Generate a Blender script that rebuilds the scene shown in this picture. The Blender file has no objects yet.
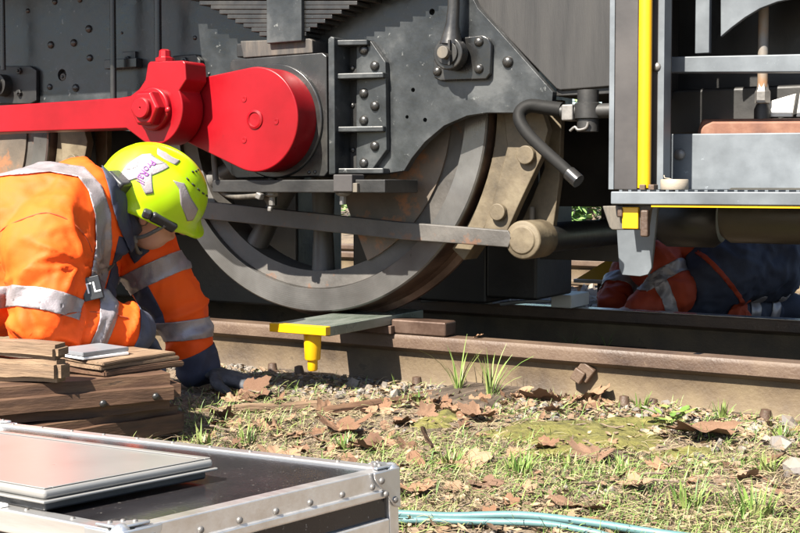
import bpy, bmesh, math, random
from mathutils import Vector, Matrix, noise, Quaternion
random.seed(7)
R_ = math.radians
scene = bpy.context.scene
# ------------------------------------------------------------------ camera
CAM_H, FPX, YAW, PITCH = 0.55, 1200.0, R_(30.7), R_(2.5)
SHIFT = (266.5-186.0) - FPX*math.tan(PITCH)
cd = bpy.data.cameras.new('camera'); cam = bpy.data.objects.new('camera', cd)
scene.collection.objects.link(cam); scene.camera = cam
cd.sensor_width = 36; cd.lens = FPX/800*36; cd.shift_y = -SHIFT/800
cd.clip_start = .05; cd.clip_end = 2000
cam.location = (0, 0, CAM_H); cam.rotation_euler = (math.pi/2-PITCH, 0, YAW)
# ------------------------------------------------------------------ light
LIGHT = Vector((.14, 1.0, -1.08)).normalized()        # direction sunlight travels
wd = bpy.data.worlds.new('World'); scene.world = wd; wd.use_nodes = True
nt = wd.node_tree; nt.nodes.clear()
sky = nt.nodes.new('ShaderNodeTexSky'); sky.sky_type = 'NISHITA'; sky.sun_disc = False
sky.sun_elevation = math.asin(-LIGHT.z); sky.sun_rotation = math.atan2(-LIGHT.x, -LIGHT.y)
sky.air_density = 1.0; sky.dust_density = 1.0
bg = nt.nodes.new('ShaderNodeBackground'); bg.inputs[1].default_value = .06
wo = nt.nodes.new('ShaderNodeOutputWorld')
nt.links.new(sky.outputs[0], bg.inputs[0]); nt.links.new(bg.outputs[0], wo.inputs[0])
sl = bpy.data.lights.new('sun', 'SUN'); sl.energy = 5.0; sl.angle = R_(.5); sl.color = (1, .93, .82)
so = bpy.data.objects.new('sun', sl); scene.collection.objects.link(so)
so.rotation_euler = LIGHT.to_track_quat('-Z', 'Y').to_euler(); so.location = (-3, -3, 6)
scene.view_settings.view_transform = 'Standard'; scene.view_settings.look = 'None'
scene.view_settings.gamma = 1; scene.view_settings.exposure = 1.95
scene.render.engine = 'CYCLES'
scene.cycles.max_bounces = 6
# ------------------------------------------------------------------ pixel -> ray (800x533 photograph)
F_ = Vector((-math.sin(YAW)*math.cos(PITCH), math.cos(YAW)*math.cos(PITCH), -math.sin(PITCH)))
Rt = Vector((math.cos(YAW), math.sin(YAW), 0)); Up = Rt.cross(F_)
CAM = Vector((0, 0, CAM_H))
def ray(px, py): return Rt*((px-400)/FPX) + Up*((266.5-SHIFT-py)/FPX) + F_
def W(px, py, Y): r = ray(px, py); return CAM + r*(Y/r.y)
def G(px, py, z=0.): r = ray(px, py); return CAM + r*((z-CAM_H)/r.z)
def D(px, py, d): return CAM + ray(px, py)*d
# ------------------------------------------------------------------ materials
def mk(name, cols, scale=6, rough=(.4, .6), metal=0., bump=.15, bscale=70, detail=6, stretch=(1, 1, 1),
       rand=None, speck=None, spec=.5, ramp=(.32, .68), coat=0.):
    m = bpy.data.materials.new(name); m.use_nodes = True; t = m.node_tree; N = t.nodes; L = t.links
    b = N['Principled BSDF']; tc = N.new('ShaderNodeTexCoord'); mp = N.new('ShaderNodeMapping')
    mp.inputs['Scale'].default_value = stretch; L.new(tc.outputs['Object'], mp.inputs[0])
    n = N.new('ShaderNodeTexNoise'); n.inputs['Scale'].default_value = scale; n.inputs['Detail'].default_value = detail
    n.inputs['Roughness'].default_value = .62; L.new(mp.outputs[0], n.inputs['Vector'])
    def rampnode(src, cs, lo, hi):
        r = N.new('ShaderNodeValToRGB'); e = r.color_ramp.elements
        while len(e) < len(cs): e.new(.5)
        for i, c in enumerate(cs):
            e[i].position = lo+(hi-lo)*i/max(1, len(cs)-1); e[i].color = (*c, 1)
        L.new(src, r.inputs[0]); return r.outputs[0]
    col = rampnode(n.outputs['Fac'], cols, *ramp)
    if rand:      # variation between islands or objects
        if rand[0] == 'island': src = N.new('ShaderNodeNewGeometry').outputs['Random Per Island']
        else: src = N.new('ShaderNodeObjectInfo').outputs['Random']
        c2 = rampnode(src, rand[1], 0, 1); mx = N.new('ShaderNodeMix'); mx.data_type = 'RGBA'; mx.blend_type = 'MIX'
        mx.inputs[0].default_value = rand[2]; L.new(col, mx.inputs[6]); L.new(c2, mx.inputs[7]); col = mx.outputs[2]
    if speck:     # (colour, scale, threshold, amount)
        n2 = N.new('ShaderNodeTexNoise'); n2.inputs['Scale'].default_value = speck[1]; n2.inputs['Detail'].default_value = 5
        n2.inputs['Roughness'].default_value = .7; L.new(mp.outputs[0], n2.inputs['Vector'])
        mr = N.new('ShaderNodeMapRange'); mr.inputs[1].default_value = speck[2]; mr.inputs[2].default_value = speck[2]+.06
        mr.inputs[4].default_value = speck[3]; L.new(n2.outputs['Fac'], mr.inputs[0])
        mx = N.new('ShaderNodeMix'); mx.data_type = 'RGBA'; L.new(mr.outputs[0], mx.inputs[0]); L.new(col, mx.inputs[6])
        mx.inputs[7].default_value = (*speck[0], 1); col = mx.outputs[2]
    L.new(col, b.inputs['Base Color'])
    rr = N.new('ShaderNodeMapRange'); rr.inputs[1].default_value = .3; rr.inputs[2].default_value = .7
    rr.inputs[3].default_value = rough[0]; rr.inputs[4].default_value = rough[1]
    L.new(n.outputs['Fac'], rr.inputs[0]); L.new(rr.outputs[0], b.inputs['Roughness'])
    b.inputs['Metallic'].default_value = metal; b.inputs['Specular IOR Level'].default_value = spec
    if coat: b.inputs['Coat Weight'].default_value = coat; b.inputs['Coat Roughness'].default_value = .12
    if bump:
        n3 = N.new('ShaderNodeTexNoise'); n3.inputs['Scale'].default_value = bscale; n3.inputs['Detail'].default_value = 4
        L.new(mp.outputs[0], n3.inputs['Vector']); bp = N.new('ShaderNodeBump'); bp.inputs['Strength'].default_value = bump
        bp.inputs['Distance'].default_value = .004; L.new(n3.outputs['Fac'], bp.inputs['Height']); L.new(bp.outputs[0], b.inputs['Normal'])
    return m
M = {}
M['paint'] = mk('black_loco_paint', [(.006, .0066, .007), (.013, .0145, .0155), (.024, .0265, .028), (.05, .053, .054)], 5.5, (.22, .46), bump=.3, bscale=34, detail=12, ramp=(.36, .66), speck=((.17, .175, .17), 34, .635, .6))
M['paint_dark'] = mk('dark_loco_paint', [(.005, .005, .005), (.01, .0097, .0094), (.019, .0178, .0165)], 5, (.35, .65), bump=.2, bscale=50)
M['paint_gloss'] = mk('oily_black_paint', [(.009, .009, .009), (.017, .0165, .016), (.036, .034, .031)], 7, (.2, .4), bump=.12, bscale=50, speck=((.2, .19, .17), 60, .68, .5))
M['plate'] = mk('weathered_panel_paint', [(.009, .0082, .0078), (.0115, .0105, .01), (.016, .0148, .014)], 5, (.45, .65), bump=.1, stretch=(6, 6, .5))
M['red'] = mk('red_enamel', [(.15, .0011, .0036), (.19, .0014, .005), (.225, .002, .0065)], 4, (.25, .45), bump=.12, bscale=22, detail=8, speck=((.09, .008, .01), 26, .67, .45), spec=.3)
M['steel'] = mk('worn_tyre_steel', [(.085, .083, .08), (.125, .122, .118), (.18, .176, .17)], 4, (.24, .38), metal=.6, bump=.12, bscale=30, speck=((.1, .085, .072), 14, .62, .4))
M['wheel'] = mk('dusty_wheel_paint', [(.035, .032, .029), (.06, .055, .05), (.095, .087, .078)], 6, (.42, .65), bump=.25, speck=((.13, .06, .03), 11, .62, .6))
M['tread'] = mk('brown_tread', [(.035, .02, .014), (.07, .042, .03), (.12, .08, .06)], 10, (.35, .55), metal=.4)
M['rail'] = mk('rusty_rail', [(.035, .02, .013), (.068, .041, .026), (.105, .07, .045)], 5, (.5, .7), bump=.35, bscale=140, detail=8, speck=((.13, .09, .055), 60, .62, .5))
M['railweb'] = mk('tan_rail_web', [(.042, .027, .015), (.082, .056, .03), (.125, .092, .05)], 6, (.6, .8), bump=.35, bscale=120, detail=9, speck=((.04, .025, .015), 12, .6, .6))
M['railtop'] = mk('polished_rail', [(.5, .48, .46), (.62, .6, .58)], 9, (.18, .35), metal=.9, stretch=(.3, 1, 1), bump=.03)
M['hanger'] = mk('dusty_brake_paint', [(.045, .034, .02), (.092, .071, .043), (.145, .118, .076)], 9, (.55, .75), bump=.3, bscale=60, speck=((.1, .075, .05), 30, .62, .7))
M['dusty'] = mk('dusty_casting', [(.035, .032, .028), (.07, .062, .051), (.115, .098, .075)], 9, (.55, .8), bump=.3, stretch=(3, 1, .6), speck=((.45, .16, .05), 22, .68, .5))
M['crown'] = mk('dusty_oily_casting', [(.02, .019, .018), (.038, .034, .03), (.075, .062, .05)], 9, (.5, .75), bump=.3, stretch=(4, 1, .5), speck=((.2, .07, .025), 22, .66, .5))
M['weight'] = mk('rusty_balance_weight', [(.05, .043, .036), (.085, .07, .056), (.14, .1, .07)], 5, (.4, .6), bump=.25, detail=8, speck=((.26, .1, .035), 6, .52, .6))
M['bolt'] = mk('bolt_steel', [(.1, .095, .09), (.2, .19, .18)], 20, (.35, .55), metal=.5)
M['zinc'] = mk('grey_wagon_paint', [(.066, .074, .083), (.092, .104, .116), (.13, .146, .162)], 6, (.38, .55), bump=.1, metal=.1, bscale=24, detail=9, speck=((.34, .38, .42), 34, .66, .5))
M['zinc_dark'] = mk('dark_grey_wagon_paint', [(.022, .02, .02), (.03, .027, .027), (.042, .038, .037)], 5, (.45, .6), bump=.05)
M['yellow'] = mk('yellow_enamel', [(.5, .265, .001), (.55, .3, .001), (.58, .32, .002)], 5, (.3, .45), bump=.04, speck=((.4, .28, .03), 26, .7, .35))
M['rustred'] = mk('red_brown_rust', [(.08, .03, .018), (.14, .058, .034), (.2, .105, .07)], 12, (.6, .8), bump=.2)
M['olive'] = mk('dark_olive_tank', [(.015, .012, .006), (.028, .023, .012)], 8, (.3, .5))
M['rubber'] = mk('black_hose_rubber', [(.007, .007, .0068), (.014, .0135, .013)], 10, (.6, .75), spec=.15)
M['rust_rod'] = mk('rusty_rod', [(.13, .125, .12), (.16, .13, .1), (.19, .1, .045)], 9, (.5, .7))
M['offwhite'] = mk('pale_wheel_paint', [(.5, .49, .46), (.6, .58, .54)], 6, (.5, .7))
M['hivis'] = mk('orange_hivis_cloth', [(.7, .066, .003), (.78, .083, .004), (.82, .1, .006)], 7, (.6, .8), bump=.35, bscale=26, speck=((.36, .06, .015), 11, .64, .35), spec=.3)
M['seam'] = mk('seam_thread', [(.3, .04, .01), (.4, .06, .012)], 20, (.7, .8))
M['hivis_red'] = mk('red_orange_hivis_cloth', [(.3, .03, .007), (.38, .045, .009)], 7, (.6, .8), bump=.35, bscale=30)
M['reflect'] = mk('silver_reflective_tape', [(.22, .195, .205), (.28, .25, .26), (.34, .31, .315)], 9, (.35, .5), metal=.35, bump=.2, bscale=220)
M['navy'] = mk('navy_cloth', [(.018, .022, .045), (.03, .036, .065), (.045, .052, .085)], 9, (.7, .85), bump=.35, bscale=40)
M['grey_cloth'] = mk('grey_glove_cloth', [(.03, .036, .06), (.055, .063, .1), (.09, .1, .14)], 12, (.6, .8), bump=.4, bscale=60)
M['glove'] = mk('dark_work_glove', [(.015, .017, .02), (.04, .043, .05), (.09, .094, .1)], 24, (.6, .8), bump=.4, bscale=90)
M['skin'] = mk('skin', [(.5, .26, .19), (.58, .33, .25)], 12, (.45, .6), bump=.1)
M['hair'] = mk('short_grey_hair', [(.12, .09, .07), (.26, .21, .17)], 60, (.6, .8), bump=.6, bscale=160, stretch=(1, 1, .3))
M['helmet'] = mk('fluorescent_helmet', [(.33, .52, .0), (.37, .56, .001), (.4, .59, .002)], 4, (.28, .4), bump=.03, bscale=10, coat=.2)
M['black_plastic'] = mk('black_plastic', [(.015, .016, .018), (.03, .031, .034)], 12, (.3, .5))
M['red_plastic'] = mk('red_lens', [(.7, .03, .03), (.8, .05, .05)], 12, (.2, .3))
M['purple'] = mk('purple_print', [(.16, .03, .2), (.2, .04, .25)], 12, (.4, .5), bump=0)
M['white_print'] = mk('white_print', [(.75, .75, .75), (.8, .8, .8)], 12, (.5, .6), bump=0)
M['strap'] = mk('grey_webbing', [(.1, .092, .08), (.15, .14, .125)], 40, (.7, .8), bump=.4, bscale=300)
M['timber'] = mk('weathered_timber', [(.035, .016, .008), (.075, .037, .019), (.14, .08, .042)], 6, (.6, .85), bump=.3, bscale=40, detail=10, stretch=(1, 4, 6), speck=((.02, .012, .008), 6, .6, .8))
M['timber_pale'] = mk('pale_timber', [(.085, .053, .031), (.155, .1, .06), (.23, .16, .1)], 6, (.7, .9), bump=.4, bscale=38, detail=9, stretch=(1, 6, 10), speck=((.05, .032, .02), 7, .6, .8))
M['sleeper'] = mk('oiled_sleeper', [(.03, .022, .016), (.06, .043, .03), (.11, .08, .058)], 7, (.7, .9), bump=.8, stretch=(8, 1, 8))
M['slate'] = mk('grey_tablet_case', [(.2, .21, .23), (.27, .28, .3)], 8, (.35, .5), metal=.3, bump=.05)
M['scale_top'] = mk('scale_plate_green_reflection', [(.1, .125, .1), (.15, .172, .145), (.21, .225, .2)], 6, (.22, .36), metal=.35, bump=.05, stretch=(4, 1, 1))  # green tint stands in for a greenish reflection on the grey plate
M['tray'] = mk('grey_brushed_metal', [(.2, .2, .195), (.24, .238, .232)], 5, (.26, .36), metal=.2, bump=.05, bscale=30)
M['laminate'] = mk('black_laminate', [(.013, .012, .013), (.02, .018, .02)], 8, (.1, .2), bump=.06, bscale=240, speck=((.3, .28, .26), 150, .645, .8))
M['alu'] = mk('brushed_aluminium', [(.62, .61, .6), (.7, .69, .68), (.76, .75, .74)], 9, (.28, .42), metal=.85, bump=.06, bscale=60, stretch=(.3, 4, 4))
M['ball'] = mk('steel_corner', [(.5, .52, .54), (.62, .64, .66)], 14, (.28, .42), metal=.85, bump=.15, bscale=40)
M['teal'] = mk('teal_hose', [(.065, .135, .14), (.085, .165, .17)], 8, (.35, .5), speck=((.3, .26, .2), 40, .68, .5))
M['tape'] = mk('beige_tape', [(.22, .19, .15), (.28, .24, .19)], 9, (.5, .7), bump=.2, bscale=200, stretch=(1, 1, 8))
M['soil'] = mk('soil', [(.04, .028, .019), (.085, .062, .042), (.15, .112, .076), (.13, .1, .055)], 7, (.85, 1), bump=1., bscale=60, detail=10, speck=((.3, .25, .18), 70, .6, .6))
M['straw'] = mk('dry_grass_blades', [(.4, .33, .18), (.5, .42, .25)], 12, (.6, .8), bump=0, rand=('island', [(.05, .032, .019), (.11, .075, .044), (.19, .15, .085), (.26, .215, .13), (.13, .14, .045), (.15, .105, .068), (.08, .053, .034)], .94))
M['grass'] = mk('green_grass_blades', [(.08, .15, .025), (.14, .21, .04)], 12, (.45, .65), bump=0, rand=('island', [(.035, .085, .014), (.085, .155, .028), (.15, .215, .045), (.25, .26, .1), (.11, .18, .035)], .85))
M['moss'] = mk('olive_moss', [(.05, .045, .01), (.095, .088, .018), (.14, .125, .035)], 30, (.9, 1), bump=1, bscale=150)
M['stone'] = mk('ballast_stone', [(.12, .105, .09), (.2, .18, .155)], 14, (.7, .9), bump=.5, bscale=90, rand=('island', [(.06, .053, .046), (.115, .1, .086), (.17, .148, .125), (.21, .183, .152), (.105, .08, .06), (.14, .133, .13)], .9))
M['leaf'] = mk('dry_leaf', [(.1, .052, .029), (.2, .115, .065), (.29, .185, .115)], 26, (.6, .85), bump=.6, bscale=80, rand=('object', [(.09, .042, .022), (.19, .098, .052), (.3, .19, .115), (.24, .13, .07), (.14, .08, .05)], .8))
M['leafbit'] = mk('leaf_fragments', [(.14, .085, .05), (.24, .165, .1)], 22, (.6, .85), bump=.4, rand=('island', [(.06, .034, .02), (.14, .088, .052), (.28, .21, .13), (.2, .14, .085), (.1, .07, .045)], .88))
M['shrub'] = mk('shrub_leaves', [(.05, .12, .03), (.1, .2, .05)], 5, (.5, .7), bump=0, rand=('island', [(.05, .11, .03), (.12, .22, .05), (.2, .32, .1)], .7))
M['bark'] = mk('bark', [(.08, .055, .04), (.2, .15, .11)], 9, (.8, .95), bump=1, stretch=(3, 3, .6))
# ------------------------------------------------------------------ mesh helpers
COL = scene.collection
def link(name, me, mat=None, parent=None, loc=None):
    o = bpy.data.objects.new(name, me); COL.objects.link(o)
    if mat is not None and not me.materials: me.materials.append(mat)
    if parent is not None:
        o.parent = parent
        if parent.type == 'EMPTY': o.matrix_parent_inverse = Matrix.Translation(-parent.location)
    if loc is not None: o.location = loc
    return o
def mesh(name, vs, fs, sharp=40, fix=True):
    me = bpy.data.meshes.new(name); me.from_pydata([tuple(v) for v in vs], [], fs)
    if fix:
        b = bmesh.new(); b.from_mesh(me); bmesh.ops.recalc_face_normals(b, faces=b.faces); b.to_mesh(me); b.free()
    if sharp is not None:
        me.shade_smooth(); me.set_sharp_from_angle(angle=R_(sharp))
    me.update(); return me
def add(name, vs, fs, mat, parent=None, bevel=0, seg=2, sharp=40):
    o = link(name, mesh(name, vs, fs, sharp), mat, parent)
    if bevel:
        md = o.modifiers.new('bevel', 'BEVEL'); md.width = bevel; md.segments = seg; md.limit_method = 'ANGLE'
        md.angle_limit = R_(35); md.harden_normals = True
    return o
def thing(name, label, cat, loc=(0, 0, 0), group=None):
    o = bpy.data.objects.new(name, None); COL.objects.link(o); o.location = loc; o.empty_display_size = .1
    return tag(o, label, cat, group)
def tag(o, label=None, cat=None, group=None, kind=None):
    for k, v in (('label', label), ('category', cat), ('group', group), ('kind', kind)):
        if v: o[k] = v
    return o
def prism_vf(pts, y1):
    n = len(pts); vs = [tuple(p) for p in pts]+[(p[0], y1, p[2]) for p in pts]
    fs = [list(range(n)), list(range(2*n-1, n-1, -1))]+[[i, (i+1) % n, n+(i+1) % n, n+i] for i in range(n)]
    return vs, fs
def prism(name, pix, Y, th, mat, parent=None, bevel=.003, sharp=40):
    pts = [W(x, y, Y) for x, y in pix]; vs, fs = prism_vf(pts, Y+th)
    return add(name, vs, fs, mat, parent, bevel, sharp=sharp)
def prism3(name, pts, th, mat, parent=None, bevel=.003):
    vs, fs = prism_vf(pts, pts[0][1]+th); return add(name, vs, fs, mat, parent, bevel)
def box_vf(a, b):
    x0, y0, z0 = a; x1, y1, z1 = b
    vs = [(x0, y0, z0), (x1, y0, z0), (x1, y1, z0), (x0, y1, z0), (x0, y0, z1), (x1, y0, z1), (x1, y1, z1), (x0, y1, z1)]
    return vs, [[0, 3, 2, 1], [4, 5, 6, 7], [0, 1, 5, 4], [1, 2, 6, 5], [2, 3, 7, 6], [3, 0, 4, 7]]
def box(name, a, b, mat, parent=None, bevel=.003):
    return add(name, *box_vf(a, b), mat, parent, bevel)
def pbox(name, x0, y0, x1, y1, Y, th, mat, parent=None, bevel=.003):       # upright box whose front face is traced at distance Y
    a, b = W(x0, y0, Y), W(x1, y1, Y)
    return box(name, (min(a.x, b.x), Y, min(a.z, b.z)), (max(a.x, b.x), Y+th, max(a.z, b.z)), mat, parent, bevel)
def lathe_vf(prof, n=48, c=(0, 0, 0), closed=False, axis='Y', a0=0, a1=2*math.pi):
    vs, fs = [], []; full = abs(a1-a0-2*math.pi) < 1e-6; m = len(prof); k = n if full else n+1
    for i in range(k):
        a = a0+(a1-a0)*i/n
        for r, y in prof:
            p = (r*math.cos(a), y, r*math.sin(a)) if axis == 'Y' else (r*math.cos(a), r*math.sin(a), y)
            vs.append((p[0]+c[0], p[1]+c[1], p[2]+c[2]))
    for i in range(n):
        j = (i+1) % k
        for q in range(m if closed else m-1):
            fs.append([i*m+q, i*m+(q+1) % m, j*m+(q+1) % m, j*m+q])
    if not full:
        fs.append(list(range(m))); fs.append([n*m+q for q in range(m)][::-1])
    elif not closed:
        for q in (0, m-1):
            if prof[q][0] > 1e-6: fs.append([i*m+q for i in range(k)])
    return vs, fs
def cyl(name, c, r, y0, y1, mat, parent=None, n=32, bevel=.002):            # cylinder along Y
    return add(name, *lathe_vf([(r, y0), (r, y1)], n, (c[0], 0, c[2])), mat, parent, bevel, sharp=50)
def tube_vf(pts, rad, n=12, caps=True):
    pts = [Vector(p) for p in pts]; vs, fs = [], []; m = len(pts)
    rad = rad if isinstance(rad, (list, tuple)) else [rad]*m
    t0 = (pts[1]-pts[0]).normalized(); u = t0.orthogonal().normalized()
    for i, p in enumerate(pts):
        t = (pts[min(i+1, m-1)]-pts[max(i-1, 0)]).normalized()
        u = (u-t*u.dot(t)).normalized(); v = t.cross(u)
        for k in range(n):
            a = 2*math.pi*k/n; vs.append(p+(u*math.cos(a)+v*math.sin(a))*rad[i])
    for i in range(m-1):
        for k in range(n):
            fs.append([i*n+k, i*n+(k+1) % n, (i+1)*n+(k+1) % n, (i+1)*n+k])
    if caps: fs += [list(range(n))[::-1], [(m-1)*n+k for k in range(n)]]
    return vs, fs
def smooth_path(pts, sub=6):
    P = [Vector(p) for p in pts]; out = []
    for i in range(len(P)-1):
        a, b, c, d = P[max(i-1, 0)], P[i], P[i+1], P[min(i+2, len(P)-1)]
        for k in range(sub):
            t = k/sub
            out.append(.5*((2*b)+(c-a)*t+(2*a-5*b+4*c-d)*t*t+(3*b-a-3*c+d)*t**3))
    return out+[P[-1]]
def tube(name, pts, rad, mat, parent=None, n=12, sub=0):
    if sub: pts = smooth_path(pts, sub)
    return add(name, *tube_vf(pts, rad, n), mat, parent, sharp=60)
# shared small hardware, front facing the camera side (-Y)
RIVET = mesh('rivet', *lathe_vf([(1, 0), (.97, -.25), (.82, -.5), (.55, -.68), (.25, -.77), (0.001, -.8)], 12), sharp=60); RIVET.materials.append(M['paint_gloss'])
NUT = mesh('hex_nut', *lathe_vf([(1, 0), (1, -.7), (.86, -.82), (.5, -.82), (.5, -1.25), (.4, -1.35), (0.001, -1.35)], 6), sharp=25); NUT.materials.append(M['paint_gloss'])
NUT_S = NUT.copy(); NUT_S.materials[0] = M['bolt']
RIVET_S = RIVET.copy(); RIVET_S.materials[0] = M['bolt']
def rivet(px, py, Y, rpx, parent, me=RIVET, name='rivet'):
    p = W(px, py, Y); s = rpx/FPX*Y/.85; o = link(name, me, None, parent, p); o.scale = (s, s, s); return o
def arc(cx, cz, r, a0, a1, n, Y):
    return [Vector((cx+r*math.cos(R_(a0+(a1-a0)*i/n)), Y, cz+r*math.sin(R_(a0+(a1-a0)*i/n)))) for i in range(n+1)]
# levels in the place
Y_ROD, Y_CRANK, Y_BOX, Y_FRAME, Y_TYRE, Y_RAIL = 2.50, 2.595, 2.69, 2.76, 2.83, 2.905
Y_MID = 3.365; Z_RAIL = .135
WX, WZ, WR = -1.976, .750, .5626
# ================================================================== ground
def gz(x, y):
    a = .018*noise.noise((x*1.7, y*1.7, 0))+.012*noise.noise((x*6, y*6, 3))
    if y > 2.6: a = a*.6-.004
    if 3.0 < y < 3.7: a -= .02
    if y > 4.4: a -= .1*min(1, (y-4.4)/.8)
    if y > 12: a += .055*(min(y, 30)-12)
    return a
def axis(lo, hi, step, out, grow=1.35):
    v = [lo+i*step for i in range(int((hi-lo)/step)+1)]; s = step
    while v[-1] < out: s *= grow; v.append(v[-1]+s)
    s = step; w = []; c = lo
    while c > -out: s *= grow; c -= s; w.append(c)
    return w[::-1]+v
gx, gy = axis(-3.2, 1.6, .02, 600), axis(1.2, 4.4, .02, 600)
vs = [(x, y, gz(x, y)+(.006*noise.noise((x*19, y*19, 7)) if 1 < y < 4.5 else 0)) for y in gy for x in gx]
nx = len(gx)
fs = [[j*nx+i, j*nx+i+1, (j+1)*nx+i+1, (j+1)*nx+i] for j in range(len(gy)-1) for i in range(nx-1)]
g = link('ground', mesh('ground', vs, fs, None, False), M['soil']); g.data.shade_smooth(); tag(g, kind='structure', label='soil with dry grass and moss beside the track')
# ================================================================== track
def rail_vf(yc, x0, x1, zt):
    h = [(-.031, 0), (-.034, -.004), (-.035, -.012), (-.035, -.036), (-.03, -.041), (-.011, -.05), (-.009, -.06), (-.009, -.128), (-.014, -.136), (-.06, -.144), (-.06, -.152)]
    pr = [(y, z) for y, z in h]+[(-y, z) for y, z in h[::-1]]
    n = len(pr); vs, fs = [], []; K = int((x1-x0)/.25)
    for k in range(K+1):
        x = x0+(x1-x0)*k/K
        for y, z in pr: vs.append((x, yc+y, zt+z))
    for k in range(K):
        for i in range(n): fs.append([k*n+i, k*n+(i+1) % n, (k+1)*n+(i+1) % n, (k+1)*n+i])
    return vs, fs+[list(range(n)), [K*n+i for i in range(n)][::-1]]
def rail(yc, x0, x1, zt, label, group):
    o = add('rail', *rail_vf(yc, x0, x1, zt), M['rail'], sharp=35); o.data.materials.append(M['railweb'])
    for p_ in o.data.polygons:
        if p_.center.z < zt-.043: p_.material_index = 1
    tag(o, label, 'rail', group); return o
near_rail = rail(Y_RAIL, -14, 9, Z_RAIL, 'rusty near rail with sunlit side under the big wheel', 'rails of the track the locomotive stands on')
far_rail = rail(2*Y_MID-Y_RAIL, -14, 9, Z_RAIL, 'far rail with bright worn top, in the shade under the locomotive', 'rails of the track the locomotive stands on')
tp = box('rail_top', (-14, 2*Y_MID-Y_RAIL-.028, Z_RAIL-.002), (9, 2*Y_MID-Y_RAIL+.028, Z_RAIL+.0015), M['railtop'], far_rail, 0)
# bolts and screw heads on the near rail
def block_at(name, px, py, Y, w, h, t, rot, mat, parent):
    p = W(px, py, Y); o = link(name, mesh(name, *box_vf((-w/2, -t, -h/2), (w/2, 0, h/2)), 30), mat, parent, p); o.rotation_euler = (0, R_(rot), 0)
    md = o.modifiers.new('bevel', 'BEVEL'); md.width = .003; md.segments = 2; return o
block_at('bolt_head', 587, 371, Y_RAIL-.009, .042, .042, .022, 35, M['rail'], near_rail)
block_at('bolt_head', 580, 375, Y_RAIL-.022, .03, .034, .02, 30, M['rail'], near_rail)
SPIKE = mesh('screw_head', *lathe_vf([(.024, 0), (.022, .012), (.015, .014), (.012, .034), (.004, .036)], 10, axis='Z'), sharp=40); SPIKE.materials.append(M['rail'])
for px, py in ((268, 374), (294, 377), (435, 382), (665, 404), (636, 402), (120, 366), (777, 413)):
    p = G(px, py, .0); o = link('screw_head', SPIKE, None, near_rail, (p.x, Y_RAIL-.075, -.006)); o.rotation_euler = (random.uniform(-.15, .15), random.uniform(-.15, .15), 0)
x = -7.
i = 0
while x < 3:
    o = link('sleeper', mesh('sleeper', *box_vf((-.11, 2.62, -.12), (.11, 4.11, .004+.012*(i % 2))), 30), M['sleeper'], None, (x, 0, 0))
    md = o.modifiers.new('bevel', 'BEVEL'); md.width = .012; md.segments = 2
    tag(o, 'dark weathered timber sleeper half buried under the rails', 'sleeper', 'sleepers of the locomotive track'); x += .62; i += 1
for k, yc in enumerate((6.9, 7.8)):
    rail(yc, -22, 12, .10, ('nearer' if k == 0 else 'farther')+' rusty red rail of the second track behind the locomotive', 'rails of the second track')
x = -12.
while x < 1:
    o = link('sleeper', mesh('sleeper', *box_vf((-.11, 6.5, -.2), (.11, 8.2, -.06)), 30), M['timber_pale'], None, (x, 0, 0))
    tag(o, 'sunlit brown timber sleeper of the second track behind', 'sleeper', 'sleepers of the second track'); x += .65
# ================================================================== steam locomotive
loco = thing('steam_locomotive', 'black outside-framed steam locomotive with red crank and coupling rod', 'locomotive', (WX, Y_MID, Z_RAIL))
# frame plate with wheel arch; the plate runs on out of the picture to the left and up
fp = [(-330, 128), (-330, -170), (440, -170), (470, -8), (478, 8), (500, 32), (530, 66), (553, 92), (552, 103), (530, 112), (516, 113), (487, 113), (467, 116), (444, 126), (425, 142), (412, 158), (404, 171), (383, 174), (330, 176), (232, 176), (215, 150), (190, 140), (120, 130), (60, 118), (0, 112), (-60, 116), (-130, 128)]
frame = prism('frame_plate', fp, Y_FRAME, .026, M['paint'], loco, .002)
def cut(o, cutters):
    for vs, fs in cutters:
        c = link('cutter', mesh('c', vs, fs, None), None); md = o.modifiers.new('b', 'BOOLEAN'); md.object = c; md.operation = 'DIFFERENCE'; md.solver = 'EXACT'
    dg = bpy.context.evaluated_depsgraph_get(); me = bpy.data.meshes.new_from_object(o.evaluated_get(dg))
    for md in list(o.modifiers):
        if md.type == 'BOOLEAN': cobj = md.object; o.modifiers.remove(md); bpy.data.objects.remove(cobj)
        else: o.modifiers.remove(md)
    o.data = me
hs = []
for px, py, r in ((432, 12, .0085), (413, 90, .006), (407, 117, .005), (425, 120, .006), (62, 75, .019)):
    p = W(px, py, Y_FRAME); hs.append(lathe_vf([(r, Y_FRAME-.01), (r, Y_FRAME+.02)], 20, (p.x, 0, p.z)))
cut(frame, hs)
for px, py, r in ((51, 45, 4.6), (74, 43, 4.6), (89, 29, 4.6), (90, 58, 4.2), (50, 87, 3.8), (76, 88, 4.8), (55, 2, 3.6), (80, 0, 3.5), (195, 38, 2.6), (508, 62, 5.6), (122, 33, 1.6), (209, 74, 2.), (28, 11, 3.), (221, 130, 2.4)):
    rivet(px, py, Y_FRAME, r, frame)
pl = W(63, 77, Y_FRAME); cyl('plug', (pl.x, 0, pl.z), .012, Y_FRAME-.002, Y_FRAME+.018, M['dusty'], frame, 20); cyl('plug_core', (pl.x, 0, pl.z), .005, Y_FRAME-.006, Y_FRAME, M['paint_dark'], frame, 12)
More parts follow.
